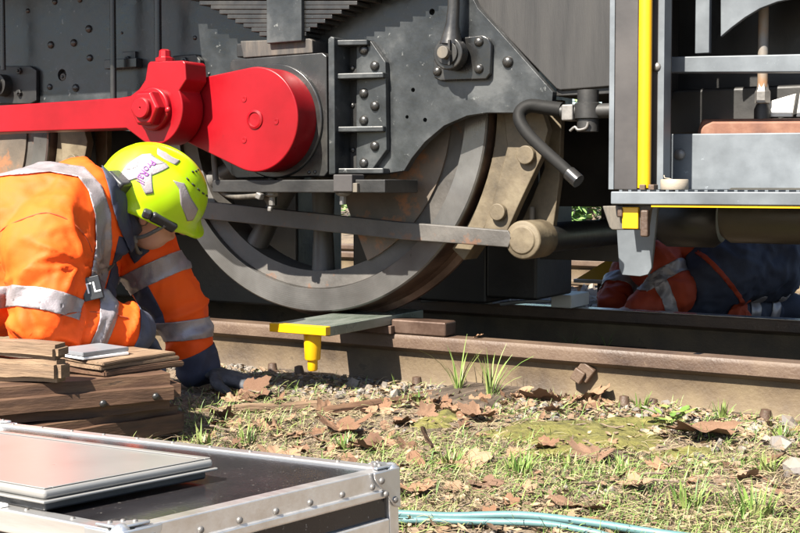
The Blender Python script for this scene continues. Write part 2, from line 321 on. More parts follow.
# vertical pipes and their clamps on the left
for px, y1, r in ((3, 70, .008), (113, 101, .0095), (158, 60, .011)):
    a, b = W(px, -160, Y_FRAME-.06), W(px, y1, Y_FRAME-.06); b.x = a.x = W(px, 40, Y_FRAME-.06).x
    tube('pipe', [a, b], r, M['paint_gloss'], loco)
cl = pbox('pipe_clamp', 104, 60, 136, 67, Y_FRAME-.03, .03, M['paint_gloss'], loco, .002); pbox('clamp_plate', 122, 52, 135, 66, Y_FRAME-.012, .012, M['paint'], cl, .002); rivet(128, 59, Y_FRAME-.012, 3.6, cl, NUT, 'nut')
bk = prism('bracket', [(-8, 66), (30, 66), (36, 70), (36, 101), (30, 104), (-8, 104)], Y_FRAME-.016, .016, M['paint_dark'], loco, .004)
for y in (71, 93): rivet(20, y, Y_FRAME-.016, 4.2, bk, NUT, 'nut')
q = W(-3, 85, Y_FRAME-.05); cyl('bracket_boss', (q.x, 0, q.z), .036, Y_FRAME-.05, Y_FRAME, M['paint_dark'], bk); cyl('bracket_pin', (q.x, 0, q.z), .024, Y_FRAME-.062, Y_FRAME-.05, M['paint_gloss'], bk)
bk = prism('bracket', [(172, 56), (195, 54), (200, 60), (200, 98), (172, 98)], Y_FRAME-.02, .02, M['paint_dark'], loco, .004); rivet(185, 61, Y_FRAME-.02, 4.2, bk, NUT, 'nut')
# leaf spring over the axlebox: each leaf its own piece
ysp = Y_BOX-.001; sp = pbox('spring_buckle', 266, -40, 301.5, 41, ysp-.012, .11, M['paint'], loco, .003)
rows = [(-40, 120, 450), (-35, 127, 441), (-29, 136, 432), (-23.5, 146, 422), (-18, 157, 409), (-12.5, 167, 396), (-7, 178, 383), (-2, 189, 368), (3, 199, 357), (7.2, 210.5, 349), (12, 219, 341.5), (16.6, 227, 332), (21, 235, 325), (25.4, 243, 317), (29.6, 251, 310), (34, 259, 306)]
for y, a, b in rows:
    n = 14; up, dn = [], []
    for k in range(n+1):
        t = k/n; x = a+(b-a)*t; lift = .0022*((x-284)/10)**2*.55
        up.append((x, y-2.1-lift)); dn.append((x, y+2.3-lift))
    prism('leaf', up+dn[::-1], ysp, .085, M['paint_gloss'], sp, .0022)
# axlebox, its crown block and raised ring
ab = prism('axlebox', [(229.5, 63), (232, 59.5), (322, 52.6), (326.5, 56), (327.5, 172), (324, 176.5), (236, 178.5), (230.5, 174)], Y_BOX, .1, M['paint_gloss'], loco, .004)
prism('crown_block', [(240, 41), (309, 38.5), (312, 40), (312.5, 53), (243, 58)], Y_BOX+.004, .08, M['crown'], ab, .003)
pbox('side_lug', 236.5, 44, 243, 57, Y_BOX+.012, .04, M['paint_dark'], ab, .003)
for px, py in ((315, 172), (309, 172.5)): rivet(px, py, Y_BOX, 2., ab)
bc = W(255, 119.5, Y_CRANK); BR = .1415
add('cover_ring', *lathe_vf([(.13, Y_BOX), (.158, Y_BOX), (.158, Y_BOX-.006), (.155, Y_BOX-.009), (.13, Y_BOX-.009)], 64, (bc.x, 0, bc.z), True), M['paint_gloss'], ab, .0015)
# keep plate under the axlebox
kp = pbox('horn_stay', 212, 180, 385, 193, Y_BOX-.06, .17, M['paint_dark'], loco, .003)
pbox('stay_block', 333, 174.5, 352, 192, Y_BOX-.075, .06, M['zinc_dark'], kp, .003); pbox('stay_block', 352.5, 183, 357, 192.5, Y_BOX-.072, .05, M['dusty'], kp, .002)
for px, py in ((343, 194), (272, 195)):
    p = W(px, py, Y_BOX-.03); o = add('bolt', *lathe_vf([(.02, .008), (.02, 0), (.014, -.004), (.009, -.006), (.009, -.028), (.001, -.028)], 8, (p.x, p.y, p.z), axis='Z'), M['bolt'], kp, sharp=30)
tube('pillar_bolt', [W(272, 176, Y_BOX+.03), W(272, 205, Y_BOX+.03)], .014, M['paint_dark'], kp)
# horn guide casting to the right of the axlebox
hg = prism('horn_guide', [(356, 41), (371, 41), (385.5, 62), (386.5, 150), (369, 174), (356, 174)], Y_FRAME-.02, .02, M['paint'], loco, .003)
prism('guide_web', [(327.8, 39), (330.5, 36.3), (334, 37.5), (335, 174), (328.6, 175)], Y_BOX-.012, .08, M['paint'], hg, .003)
prism('recess_shade_plate', [(334, 40), (357, 41), (357, 174), (334, 174)], Y_FRAME-.005, .005, M['paint_dark'], hg, 0)  # dark sheet added for the shade between the ribs
for py in (43, 76.5, 129.5, 171):
    xl, xr = W(333, py, Y_BOX).x, W(384 if py > 60 else 368, py, Y_FRAME-.03).x; zc = W(345, py, Y_BOX+.02).z; h = .0075; vs = []
    for z_ in (zc-h, zc+h): vs += [(xl, Y_BOX, z_), (xl+(xr-xl)*.5, Y_BOX+.018, z_), (xr, Y_FRAME-.034, z_), (xr, Y_FRAME-.001, z_), (xl, Y_FRAME-.001, z_)]
    add('guide_rib', vs, [[4, 3, 2, 1, 0], [5, 6, 7, 8, 9]]+[[k, (k+1) % 5, 5+(k+1) % 5, 5+k] for k in range(5)], M['paint'], hg, .003)
for px, py in ((364, 50), (375, 66), (364, 93.5), (375, 106), (364, 120.5), (375, 146), (364, 163)): rivet(px, py, Y_FRAME-.02, 5.2, hg)
for px, py in ((340.5, 66.5), (352.5, 68), (340, 103), (352.5, 105.5), (347, 115.5), (340, 148.5), (353, 150)): rivet(px, py, Y_FRAME-.005, 3., hg, NUT if px < 342 else RIVET, 'stud')
# suspension link bracket
sb = prism('link_bracket', [(440, 40), (482, 35), (488, 38), (491, 44), (490, 74), (486, 79.5), (440, 81), (434, 78), (433, 62)], Y_FRAME-.016, .016, M['paint_gloss'], loco, .004)
for px, py in ((479, 42), (479, 69), (437.5, 71.5)): rivet(px, py, Y_FRAME-.016, 4.8, sb)
q = W(446, 53, Y_FRAME-.07); cyl('link_eye', (q.x, 0, q.z), .042, Y_FRAME-.062, Y_FRAME-.026, M['paint_gloss'], sb, 36, .004)
cyl('link_washer', (q.x, 0, q.z), .03, Y_FRAME-.068, Y_FRAME-.062, M['paint_dark'], sb); q2 = W(441, 53, Y_FRAME-.085); cyl('link_pin', (q.x, 0, q.z), .016, Y_FRAME-.09, Y_FRAME-.068, M['dusty'], sb, 24)
box('split_pin', (q.x+.009, Y_FRAME-.078, q.z-.032), (q.x+.015, Y_FRAME-.07, q.z+.032), M['paint_dark'], sb, .001)
a = W(450, -160, Y_FRAME-.044); lt = Vector((q.x, Y_FRAME-.044, q.z+.025))
tube('link_rod', [Vector((q.x+.008, a.y, a.z)), Vector((q.x+.008, a.y, q.z+.12)), lt+Vector((.004, 0, .05)), lt], [.0155, .0155, .0175, .03], M['paint_gloss'], sb, 16)
# lower panel behind the frame edge, valve and brake hose
ash = prism('firebox_panel', [(420, -160), (420, 0), (470, 4), (480, 10), (556, 89), (560, 90.5), (640, 84.5), (640, -160)], Y_FRAME+.03, .3, M['plate'], loco, .004)
pbox('panel_lip', 556, 88.5, 640, 93, Y_FRAME+.04, .25, M['paint_dark'], ash, .003)
vy = Y_FRAME-.03
vl = tube('valve_pipe', [W(562, 112, vy), W(640, 110, vy)], .018, M['paint_dark'], loco, 16)
pbox('valve_nut', 561, 104.5, 572.5, 120.5, vy-.025, .05, M['bolt'], vl, .004); q = W(588, 111, vy)
add('valve_body', *lathe_vf([(.01, -.05), (.026, -.05), (.026, -.02), (.032, -.018), (.032, .018), (.026, .02), (.026, .05), (.01, .05)], 20, tuple(q), axis='Z'), M['paint_dark'], vl, sharp=40)
tube('valve_lever', [W(570, 131, vy-.03), W(575, 127, vy-.03), W(578, 130, vy-.03), W(586, 128, vy-.03), W(588, 122, vy-.03)], .0035, M['bolt'], vl, 8, 3)
hz = tube('brake_hose', [W(562, 110, vy), W(545, 107.5, vy), W(530, 106, vy-.01), W(521, 111, vy-.02), W(519.5, 120, vy-.03), W(527, 133, vy-.045), W(543, 149, vy-.06), W(563, 167, vy-.075), W(577, 180, vy-.085)], [.0185-.0045*min(1, k/40) for k in range(49)], M['rubber'], loco, 16, 6)
a, b = W(569, 173, vy-.08), W(578.5, 181.5, vy-.086); tube('hose_end', [a, b], .0172, M['paint_gloss'], hz, 16)
# red crank on the axle end and coupling rod
pin = W(153, 107.5, Y_ROD-.01); pr = .088
def hull(c1, r1, c2, r2, n=40):      # outline around two circles, arm pinched towards the pin
    d = Vector((c2.x-c1.x, 0, c2.z-c1.z)); L = d.length; th = math.atan2(d.z, d.x); b = math.acos((r1-r2)/L); pts = []
    for i in range(n+1):
        a = th+b+(2*math.pi-2*b)*i/n; pts.append(Vector((c1.x+r1*math.cos(a), Y_CRANK, c1.z+r1*math.sin(a))))
    e1, e2 = th-b, th+b
    for i in range(n//2+1):
        a = e1+(e2-e1)*i/(n//2); pts.append(Vector((c2.x+r2*math.cos(a), Y_CRANK, c2.z+r2*math.sin(a))))
    return pts
crank = prism3('crank', hull(bc, BR, pin, .075), Y_BOX-Y_CRANK-.006, M['red'], loco, .004)
add('crank_centre', *lathe_vf([(.026, Y_CRANK+.004), (.026, Y_CRANK-.003), (.02, Y_CRANK-.005), (.017, Y_CRANK-.002), (.012, Y_CRANK-.002), (.001, Y_CRANK-.001)], 28, (bc.x, 0, bc.z)), M['red'], crank, sharp=30)
for px, py in ((244, 99), (276, 121.5), (244, 140)):
    p = W(px, py, Y_CRANK); add('grub_screw', *lathe_vf([(.009, Y_CRANK+.002), (.009, Y_CRANK-.0015), (.005, Y_CRANK-.002), (.001, Y_CRANK-.0005)], 14, (p.x, 0, p.z)), M['red'], crank, sharp=30)
rz = W(155, 109, Y_ROD)
out = [W(-420, 128, Y_ROD), W(0, 105.5, Y_ROD), W(118, 98, Y_ROD), W(130, 96, Y_ROD), W(139, 89, Y_ROD), W(145, 80, Y_ROD), W(147.5, 64, Y_ROD), W(149.5, 61.5, Y_ROD), W(183, 60.5, Y_ROD), W(185, 63, Y_ROD), W(186, 80, Y_ROD)]
out += arc(rz.x, rz.z, .0985, 28, -120, 22, Y_ROD)+[W(126, 128.5, Y_ROD), W(0, 132.5, Y_ROD), W(-420, 155, Y_ROD)]
rod = prism3('coupling_rod', out, .088, M['red'], loco, .004)
a = W(165, 60.5, Y_ROD+.04); add('oil_cup', *lathe_vf([(.026, -.004), (.026, .006), (.017, .01), (.0155, .026), (.011, .03), (.001, .03)], 8, (a.x, Y_ROD+.04, a.z), axis='Z'), M['red'], rod, sharp=30)
add('pin_collar', *lathe_vf([(.06, Y_ROD+.01), (.06, Y_ROD-.012), (.056, Y_ROD-.016), (.03, Y_ROD-.016)], 40, (rz.x, 0, rz.z)), M['red'], rod, .002)
add('pin_nut', *lathe_vf([(.052, Y_ROD-.014), (.052, Y_ROD-.04), (.045, Y_ROD-.047), (.02, Y_ROD-.047)], 6, (rz.x, 0, rz.z)), M['red'], rod, .003, sharp=25)
add('pin_end', *lathe_vf([(.03, Y_ROD-.04), (.03, Y_ROD-.056), (.026, Y_ROD-.06), (.003, Y_ROD-.06), (.001, Y_ROD-.054)], 28, (rz.x, 0, rz.z)), M['red'], rod, .0015)
p = W(168, 110, Y_ROD-.045); o = link('lock_screw', RIVET, None, rod, p); o.data = RIVET.copy(); o.data.materials[0] = M['red']; o.scale = (.009,)*3
# lubricator pipe beside the crank
lp = tube('oil_pipe', [W(200, 112, 2.68), W(212, 140, 2.665), W(214.5, 165, 2.66), W(216.5, 182, 2.655), W(223, 192, 2.65), W(236, 196.5, 2.645), W(262, 195, 2.64)], .0085, M['dusty'], loco, 12, 6)
prism('pipe_bracket', [(250, 187), (262, 191), (270, 200), (274, 207), (270, 210), (262, 197), (250, 196)], 2.665, .006, M['dusty'], lp, .001); block_at('pipe_nut', 262, 196, 2.64, .018, .018, .02, 20, M['bolt'], lp); block_at('pipe_nut', 271.5, 209, 2.66, .012, .014, .012, 5, M['bolt'], lp)
# wheels
TY = [(WR-.066, 0), (WR-.005, 0), (WR-.001, .004), (WR, .01), (WR+.004, .085), (WR+.012, .1), (WR+.028, .108), (WR+.03, .116), (WR+.026, .126), (WR-.02, .132), (WR-.066, .132)]
def sector(r0, r1, a0, a1, y0, y1, n=20):
    return lathe_vf([(r0, y0), (r1, y0), (r1, y1), (r0, y1)], n, (0, 0, 0), True, a0=R_(a0), a1=R_(a1))
m_tyre = mesh('tyre', *lathe_vf(TY, 128, closed=True), sharp=25); m_tyre.materials.append(M['steel']); m_tyre.materials.append(M['tread'])
for p in m_tyre.polygons:
    if 3 <= p.index % len(TY) <= 9: p.material_index = 1
m_rim = mesh('rim', *lathe_vf([(WR-.118, .02), (WR-.07, .014), (WR-.066, .016), (WR-.066, .115), (WR-.118, .11)], 96, closed=True), sharp=30); m_rim.materials.append(M['wheel'])
m_hub = mesh('wheel', *lathe_vf([(.055, -.02), (.12, -.02), (.13, -.01), (.14, .14), (.055, .14)], 48, closed=True), sharp=30); m_hub.materials.append(M['wheel'])
m_bal = mesh('balance_weight', *sector(.25, WR-.115, -66, 47, .012, .1), sharp=30); m_bal.materials.append(M['weight'])
def spoke_mesh():
    vs, fs = [], []; n = 12
    for k, (r, a, b) in enumerate(((.12, .036, .05), (.2, .031, .042), (.34, .027, .034), (WR-.1, .034, .038), (WR-.09, .045, .042))):
        for i in range(n):
            t = 2*math.pi*i/n; vs.append((r, .062+b*math.sin(t), a*math.cos(t)))
    for k in range(4):
        for i in range(n): fs.append([k*n+i, k*n+(i+1) % n, (k+1)*n+(i+1) % n, (k+1)*n+i])
    return mesh('spoke', vs, fs)
m_spoke = spoke_mesh(); m_spoke.materials.append(M['wheel'])
t_ = M['steel'].node_tree; wn = t_.nodes.new('ShaderNodeTexWave'); wn.wave_type = 'RINGS'; wn.rings_direction = 'Y'; wn.inputs['Scale'].default_value = 55; wn.inputs['Distortion'].default_value = 1.5; wn.inputs['Detail'].default_value = 3
tcn = next(n for n in t_.nodes if n.type == 'TEX_COORD'); t_.links.new(tcn.outputs['Object'], wn.inputs['Vector']); b2 = t_.nodes.new('ShaderNodeBump'); b2.inputs['Strength'].default_value = .05; b2.inputs['Distance'].default_value = .002
t_.links.new(wn.outputs['Fac'], b2.inputs['Height']); b1 = next(n for n in t_.nodes if n.type == 'BUMP'); t_.links.new(b1.outputs[0], b2.inputs['Normal']); t_.links.new(b2.outputs[0], t_.nodes['Principled BSDF'].inputs['Normal'])
def wheel(x, far=False, off=0):
    y = Y_TYRE if not far else 2*Y_MID-Y_TYRE
    h = link('wheel', m_hub, None, loco, (x, y, WZ)); h.rotation_euler = (0, R_(off), math.pi if far else 0)
    for me in (m_tyre, m_rim, m_bal): link(me.name.split('.')[0], me, None, h)
    for k in range(11):
        a = 360*k/11+8
        if 300 < a % 360 or a % 360 < 44: continue
        s = link('spoke', m_spoke, None, h); s.rotation_euler = (0, -R_(a), 0)
    return h
dX = W(75, 150, Y_TYRE).x-W(530, 160, Y_TYRE).x
for x, off in ((WX, 0), (WX+dX, 0)):
    wheel(x, off=off)
    cyl('axle', (x, 0, WZ), .075, Y_FRAME+.03, 2*Y_MID-Y_FRAME, M['paint_dark'], loco)
# brake gear, once for each near wheel
def brake(dx):
    def S(pix): return [W(x, y, 1) for x, y in pix]
    def pr_(name, pix, Y, th, mat, parent, bev=.003):
        pts = [W(x, y, Y)+Vector((dx, 0, 0)) for x, y in pix]; return prism3(name, pts, th, mat, parent, bev)
    hgr = pr_('brake_hanger', [(503, 104), (540, 104), (548, 130), (541, 158), (520, 202), (508, 229), (500, 246), (484, 246), (481, 236), (490, 210), (499, 178), (507, 148)], Y_TYRE+.01, .03, M['hanger'], loco)
    for px, py, r in ((526, 155, .0245), (498, 212, .0225)):
        p = W(px, py, Y_TYRE); cyl('pivot', (p.x+dx, 0, p.z), r, Y_TYRE-.008, Y_TYRE+.012, M['hanger'], hgr, 28, .003)
    # block hugging the tread
    x0, n = WX+dx, 10; c1 = [Vector((x0+(WR+.012)*math.cos(R_(a)), Y_TYRE+.03, WZ+(WR+.012)*math.sin(R_(a)))) for a in [-40+4.4*i for i in range(n+1)]]
    c2 = [Vector((x0+(WR+.06)*math.cos(R_(a)), Y_TYRE+.03, WZ+(WR+.06)*math.sin(R_(a)))) for a in [-40+4.4*i for i in range(n+1)]][::-1]
    prism3('brake_block', c1+c2, .08, M['hanger'], hgr)
    c1 = [Vector((x0+(WR+.014)*math.cos(R_(a)), Y_TYRE+.02, WZ+(WR+.014)*math.sin(R_(a)))) for a in [8+2.5*i for i in range(n+1)]]
    c2 = [Vector((x0+(WR+.062)*math.cos(R_(a)), Y_TYRE+.02, WZ+(WR+.062)*math.sin(R_(a)))) for a in [8+2.5*i for i in range(n+1)]][::-1]
    prism3('brake_block', c1+c2, .08, M['hanger'], hgr)
    sk = pr_('hanger_bracket', [(541, 100), (562, 100), (559.5, 180), (552, 236), (520, 240), (522, 220), (533, 196), (544, 168)], Y_TYRE+.1, .025, M['hanger'], loco)
    p = W(532, 222, Y_TYRE+.08); tube('cotter', [Vector((p.x+dx, p.y, p.z)), Vector((p.x+dx, p.y, p.z+.04))], .008, M['dusty'], sk, 8)
    c = W(523, 240, Y_TYRE-.04); cx = c.x+dx
    sh = add('brake_shaft', *lathe_vf([(.001, Y_TYRE-.05), (.034, Y_TYRE-.05), (.037, Y_TYRE-.046), (.047, Y_TYRE-.044), (.05, Y_TYRE-.04), (.05, Y_TYRE+.07), (.043, Y_TYRE+.075)], 36, (cx, 0, c.z)), M['hanger'], loco, .002)
    cyl('shaft_core', (cx, 0, c.z), .04, Y_TYRE+.07, Y_TYRE+1.0, M['paint_dark'], sh)
    return sh
brake(0); brake(dX)
pr0 = [(-420, 158), (200, 201), (400, 222), (508, 230.5), (512, 238), (508, 247.5), (400, 239.5), (200, 218.5), (-420, 178)]
prod = prism('brake_pull_rod', pr0, Y_TYRE-.05, .022, M['wheel'], loco, .003)
# between the frames: dark blocks added for the deep shade, far frame; unseen upper body above
prism('far_frame_plate', [(x, y) for x, y in fp], 2*Y_MID-Y_FRAME, .026, M['paint_dark'], loco, 0)
xa, xb = W(440, 200, 3.0).x, W(566, 200, 3.0).x
box('shade_block', (W(486, 200, 3.45).x, 3.45, .19), (W(573, 200, 3.74).x, 3.74, 1.2), M['paint_dark'], loco, .01)  # dark box added as backing for the deep shade under the locomotive
xd = W(600, 200, 3.45).x
box('shade_block_right', (xd, 3.45, .36), (xd+.12, 3.6, 1.1), M['paint_dark'], loco, .01)  # added block; keeps the area right of the gap dark
for y0, y1 in ((120, 207), (224, 262)): pbox('gap_blocker', 540, y0, 622, y1, 3.44, .006, M['paint_dark'], loco, .001)  # dark sheets added to block daylight above and below the gap
box('shade_block_mid', (W(352, 250, 3.45).x, 3.452, .17), (W(486, 200, 3.45).x, 3.72, .85), M['paint_dark'], loco, .01)  # added occluder behind the wheel, standing in for shade
box('cross_stretcher', (WX-.9, 2.82, .86), (WX+.2, 3.9, .9), M['paint_dark'], loco, .01)
box('shade_block_left', (W(-80, 250, 3.45).x, 3.45, .12), (W(297, 250, 3.45).x, 3.74, .8), M['paint_dark'], loco, .01)  # added occluder that keeps the space left of the wheel dark
box('shading_board', (-6, 2.36, 1.27), (W(205, 40, Y_FRAME).x-.06, 4.3, 1.295), M['paint_dark'], loco, .003)  # unseen board, set low and wide so its shadow darkens the left frame
box('upper_running_board', (W(205, 40, Y_FRAME).x-.06, 2.66, 1.66), (xb+.4, 4.1, 1.685), M['paint_dark'], loco, .003)  # unseen board over the frame, put in to block sky light
vs, fs = lathe_vf([(.72, -8), (.72, 1.2)], 48); add('boiler', [(y+WX-.2, x+Y_MID, z+2.3) for x, y, z in vs], fs, M['paint_dark'], loco)  # unseen; put in to block sky light and shade the ground behind
box('shade_tank', (-9, 2.9, 1.7), (WX+1.0, 3.9, 3.0), M['paint_dark'], loco, .01)  # unseen block, added so its shadow covers the ground beyond
box('cab', (WX+1.0, 2.62, 1.7), (xb+.75, 4.1, 3.3), M['paint_dark'], loco, .01)  # unseen; added tall to lengthen the shadow on the far side
# ================================================================== vehicle at the right edge
wag = thing('rail_vehicle', 'grey steel end of the coupled vehicle with yellow handrail post and footstep', 'rail vehicle', (.9, 2.6, Z_RAIL))
YS, YP = 2.62, 2.74
XR = W(800, 190, YS).x+1.6
a = W(610.5, 191.5, YS); b = W(700, 205, YS)
st = box('footstep', (a.x, YS, b.z), (XR, YS+.28, a.z), M['zinc'], wag, .003)
bar_me = mesh('grating_bar', *box_vf((-.0035, 0, 0), (.0035, .25, .006)), 30); bar_me.materials.append(M['zinc'])
x = a.x+.02
while x < a.x+.62:
    link('grating_bar', bar_me, None, st, (x, YS+.012, a.z-.002)); x += .022
box('tread_edge', (W(651, 205, YS+.004).x, YS+.004, b.z-.006), (XR, YS+.05, b.z-.0005), M['yellow'], st, .001)
bh = prism('step_bracket', [(602, 206), (654, 205), (650, 209), (647, 230), (612, 230), (609, 227)], YS+.03, .02, M['dusty'], wag, .003)
pbox('yellow_lug', 622, 207, 638, 229, YS+.02, .012, M['yellow'], bh, .002); pbox('lug_bolt', 640, 210, 647.5, 237, YS+.008, .02, M['rail'], bh, .004); pbox('lug_bolt', 617, 208, 622, 217, YS+.014, .02, M['rail'], bh, .003)
prism('hanging_plate', [(615, 206), (658, 206), (651.5, 268), (648, 274.5), (640, 276.5), (622, 275), (619, 268)], 2.85, .012, M['zinc'], wag, .002)
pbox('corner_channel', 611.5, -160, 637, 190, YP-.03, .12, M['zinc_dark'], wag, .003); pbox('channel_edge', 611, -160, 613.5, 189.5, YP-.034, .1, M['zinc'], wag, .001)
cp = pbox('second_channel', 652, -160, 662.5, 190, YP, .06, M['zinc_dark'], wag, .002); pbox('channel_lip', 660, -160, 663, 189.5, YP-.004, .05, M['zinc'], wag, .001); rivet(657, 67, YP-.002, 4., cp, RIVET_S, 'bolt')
pa, pb = W(645, -160, YP-.03), W(645, 188, YP-.03); pa.x = pb.x = W(645, 90, YP-.03).x
pst = tube('handrail_post', [pa, pb], .0155, M['yellow'], wag, 24)
for px in (639, 648): pbox('post_foot', px, 184.5, px+6, 190, YP-.05, .03, M['rail'], pst, .002)
hb = prism('cross_bar', [(663.5, 57), (1150, 46.5), (1150, 71), (663.5, 72.5)], YP+.105, .04, M['zinc'], wag, .003)
pbox('upright_strip', 697, -160, 709, 53, YP+.16, .02, M['zinc'], wag, .002)
ap = [W(720.5, 37, YP+.17), W(731, 28, YP+.17), W(745, 17.5, YP+.17), W(760, 8.5, YP+.17), W(777, 2, YP+.17), W(800, -3, YP+.17), W(830, -4, YP+.17), W(1150, -4, YP+.17), W(1150, -160, YP+.17), W(720.5, -160, YP+.17)]
prism3('arch_plate', ap, .015, M['zinc'], wag, .002)
gp = prism('lower_plate', [(664, 134), (1150, 129), (1150, 190), (664, 190)], YP+.15, .02, M['zinc'], wag, .003); rivet(680, 154.5, YP+.15, 5., gp, RIVET_S, 'bolt')
xz = W(763, 60, 2.99); zz = [W(763, y, 2.99).z for y in (-20, 66, 78, 92, 99, 111, 118)]
sr = tube('adjusting_rod', [Vector((xz.x, 2.99, zz[0])), Vector((xz.x, 2.99, zz[5]))], .0125, M['rust_rod'], wag, 16)
add('rod_nut', *lathe_vf([(.001, zz[4]-.01), (  .019, zz[4]-.01), (  .019, zz[3]), (.015, zz[3]+.006), (.012, zz[2]-.01), (.012, zz[2]-.01)], 6, (xz.x, 2.99, 0), axis='Z'), M['bolt'], sr, sharp=25)
add('rod_socket', *lathe_vf([(.02, zz[6]-.01), (.02, zz[5]+.004), (.014, zz[4]-.012)], 16, (xz.x, 2.99, 0), axis='Z'), M['paint_dark'], sr)
rb = prism('axlebox_cover', [(697, 131), (701, 119), (1150, 115), (1150, 150), (697, 150)], 2.965, .1, M['rustred'], wag, .008)
prism('cover_front', [(696.5, 150), (698, 133.5), (703, 125.5), (712, 121.5), (1150, 119.5), (1150, 150)], 2.938, .025, M['rustred'], wag, .006)
# wheel of this vehicle behind the bar
wv = link('wheel', m_hub, None, wag, (W(800, 118, 2.8).x+.75, 2.83, .61)); wv.scale = (.83,)*3
for me in (m_tyre, m_rim): link(me.name.split('.')[0], me, None, wv)
sp2 = m_spoke.copy(); sp2.materials[0] = M['offwhite']
for k in range(9): s = link('spoke', sp2, None, wv); s.rotation_euler = (0, -R_(40*k+11), 0)
vs, fs = lathe_vf([(.001, 0), (.054, 0), (.067, .02), (.067, 1.5), (.001, 1.5)], 36); q = W(712, 222, 2.8)
add('air_tank', [(y+q.x, x+2.9, z+q.z+.014) for x, y, z in vs], fs, M['olive'], wag)
vs, fs = lathe_vf([(.001, 0), (.062, 0), (.075, .02), (.075, .14), (.06, .16), (.001, .16)], 32); q = W(655, 226, 3.0)
add('brake_cylinder', [(y+q.x, x+3.05, z+q.z+.02) for x, y, z in vs], fs, M['paint_dark'], wag)
x5 = W(664, 0, 2.8).x
box('underframe', (x5-.15, 3.15, .62), (XR, 3.19, 1.6), M['paint_dark'], wag, .01)
box('floor_frame', (x5-.1, 3.05, .68), (XR, 3.9, .8), M['paint_dark'], wag, .01)
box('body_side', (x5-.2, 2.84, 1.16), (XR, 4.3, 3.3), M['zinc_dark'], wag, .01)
box('far_underframe', (x5-.3, 3.9, .53), (XR, 3.94, 1.2), M['paint_dark'], wag, .01)
prism('sunlit_piece', [(767, 102), (796, 93.5), (792, 117), (767, 117)], 3.0, .012, M['offwhite'], wag, .002); prism('sunlit_piece', [(800, 92), (830, 86), (826, 117), (796, 117)], 3.0, .012, M['offwhite'], wag, .002)  # invented plates; off-white colour stands in for a sunlit part behind
# roll of tape on the step
tp_ = G(674, 187.5, a.z+.004); tp_.y = YS+.14; tp_ = W(674.5, 187, YS+.07); tp_.z = a.z+.004
tape = thing('tape_roll', 'pale beige roll of tape with loose end lying on the grey footstep', 'tape roll', tuple(tp_))
add('roll', *lathe_vf([(.014, 0), (.03, 0), (.0315, .002), (.0315, .022), (.03, .024), (.014, .024)], 36, tuple(tp_), True, 'Z'), M['tape'], tape, sharp=40)
tube('loose_end', [tp_+Vector((.01, -.024, .018)), tp_+Vector((-.004, -.02, .025)), tp_+Vector((-.018, -.014, .027)), tp_+Vector((-.022, -.008, .033))], .0012, M['tape'], tape, 6, 4)
# ================================================================== wheel scales on the rails
def scale_pad(c, label, flip=False, th=.03):
    ex = thing('wheel_scale', label, 'scale', (c.x, c.y, Z_RAIL), 'wheel scales clamped on the rails')
    return ex
zt = WZ-WR-.001; A0 = G(273, 323, zt); B0 = G(327, 327, zt); yb = 3.06; A0.y = B0.y = (A0.y+B0.y)/2
sc = thing('wheel_scale', 'grey scale plate with yellow edge and yellow leg under the big wheel', 'scale', (A0.x, A0.y, 0), 'wheel scales on the rails')
box('scale_plate', (A0.x, A0.y+.012, zt-.026), (B0.x, yb, zt), M['scale_top'], sc, .002)
box('yellow_edge', (A0.x-.003, A0.y-.012, zt-.022), (B0.x+.003, A0.y+.0115, zt+.001), M['yellow'], sc, .002)
cz = (A0.x+B0.x)/2+.02
lg = add('yellow_leg', *lathe_vf([(.024, zt-.0225), (.021, zt-.09), (.019, zt-.094)], 24, (cz, A0.y+.03, 0), axis='Z'), M['yellow'], sc, .001)
add('leg_foot', *lathe_vf([(.0135, zt-.09), (.0135, zt-.118), (.011, zt-.123)], 20, (cz, A0.y+.03, 0), axis='Z'), M['yellow'], lg, .001)
box('rail_saddle', (A0.x+.02, Y_RAIL-.05, Z_RAIL+.0015), (B0.x+.012, Y_RAIL+.04, zt-.027), M['tread'], sc, .002)
# two more pads and a chock between the rails, and the yellow board behind
def pad(px, py, px2, h, dy, label, mat, cat='scale', z=Z_RAIL+.004, name='wheel_scale', group='wheel scales on the rails'):
    a, b = G(px, py, z), G(px2, py, z); y = (a.y+b.y)/2
    t = thing(name, label, cat, (a.x, y, z), group)
    o = box('pad', (a.x, y, z), (b.x, y+dy, z+h), mat, t, .004); tube('pad_handle', [Vector((a.x, y+.02, z+h*.4)), Vector((a.x-.05, y-.03, z+h*.5)), Vector((a.x-.16, y-.06, z+h*.2))], .007, M['slate'], t, 8, 4); return t
pad(466, 304, 496, .035, .14, 'small grey scale pad on the shaded far rail beside the wheel', M['slate'])
pad(548, 308, 574, .045, .16, 'pale topped scale pad with handle on the shaded far rail below the brake shaft', M['offwhite'])
q = G(372, 338, Z_RAIL); wc = box('wheel_chock', (q.x-.005, Y_RAIL-.03, Z_RAIL+.001), (q.x+.17, Y_RAIL+.035, Z_RAIL+.042), M['tread'], None, .006)
wc2 = None; tag(wc, 'rusty brown steel block on the near rail beside the scale plate', 'block')
q = G(597, 281, .16); yb_ = thing('yellow_board', 'small yellow board with pale lower edge beyond the far rail', 'board', tuple(q))
add('board', [q+Vector(v) for v in ((-.09, 0, .006), (.16, 0, .006), (.16, .02, .15), (.09, .02, .12), (-.09, .03, .006), (.16, .03, .006), (.16, .05, .15), (.09, .05, .12))], [[0, 1, 2, 3], [7, 6, 5, 4], [0, 4, 5, 1], [1, 5, 6, 2], [2, 6, 7, 3], [3, 7, 4, 0]], M['yellow'], yb_)
box('board_edge', (q.x-.1, q.y-.01, q.z-.01), (q.x+.17, q.y+.04, q.z+.005), M['offwhite'], yb_, .002); box('board_stand', (q.x+.0, q.y, -.1), (q.x+.1, q.y+.03, q.z-.0105), M['sleeper'], yb_, .003)
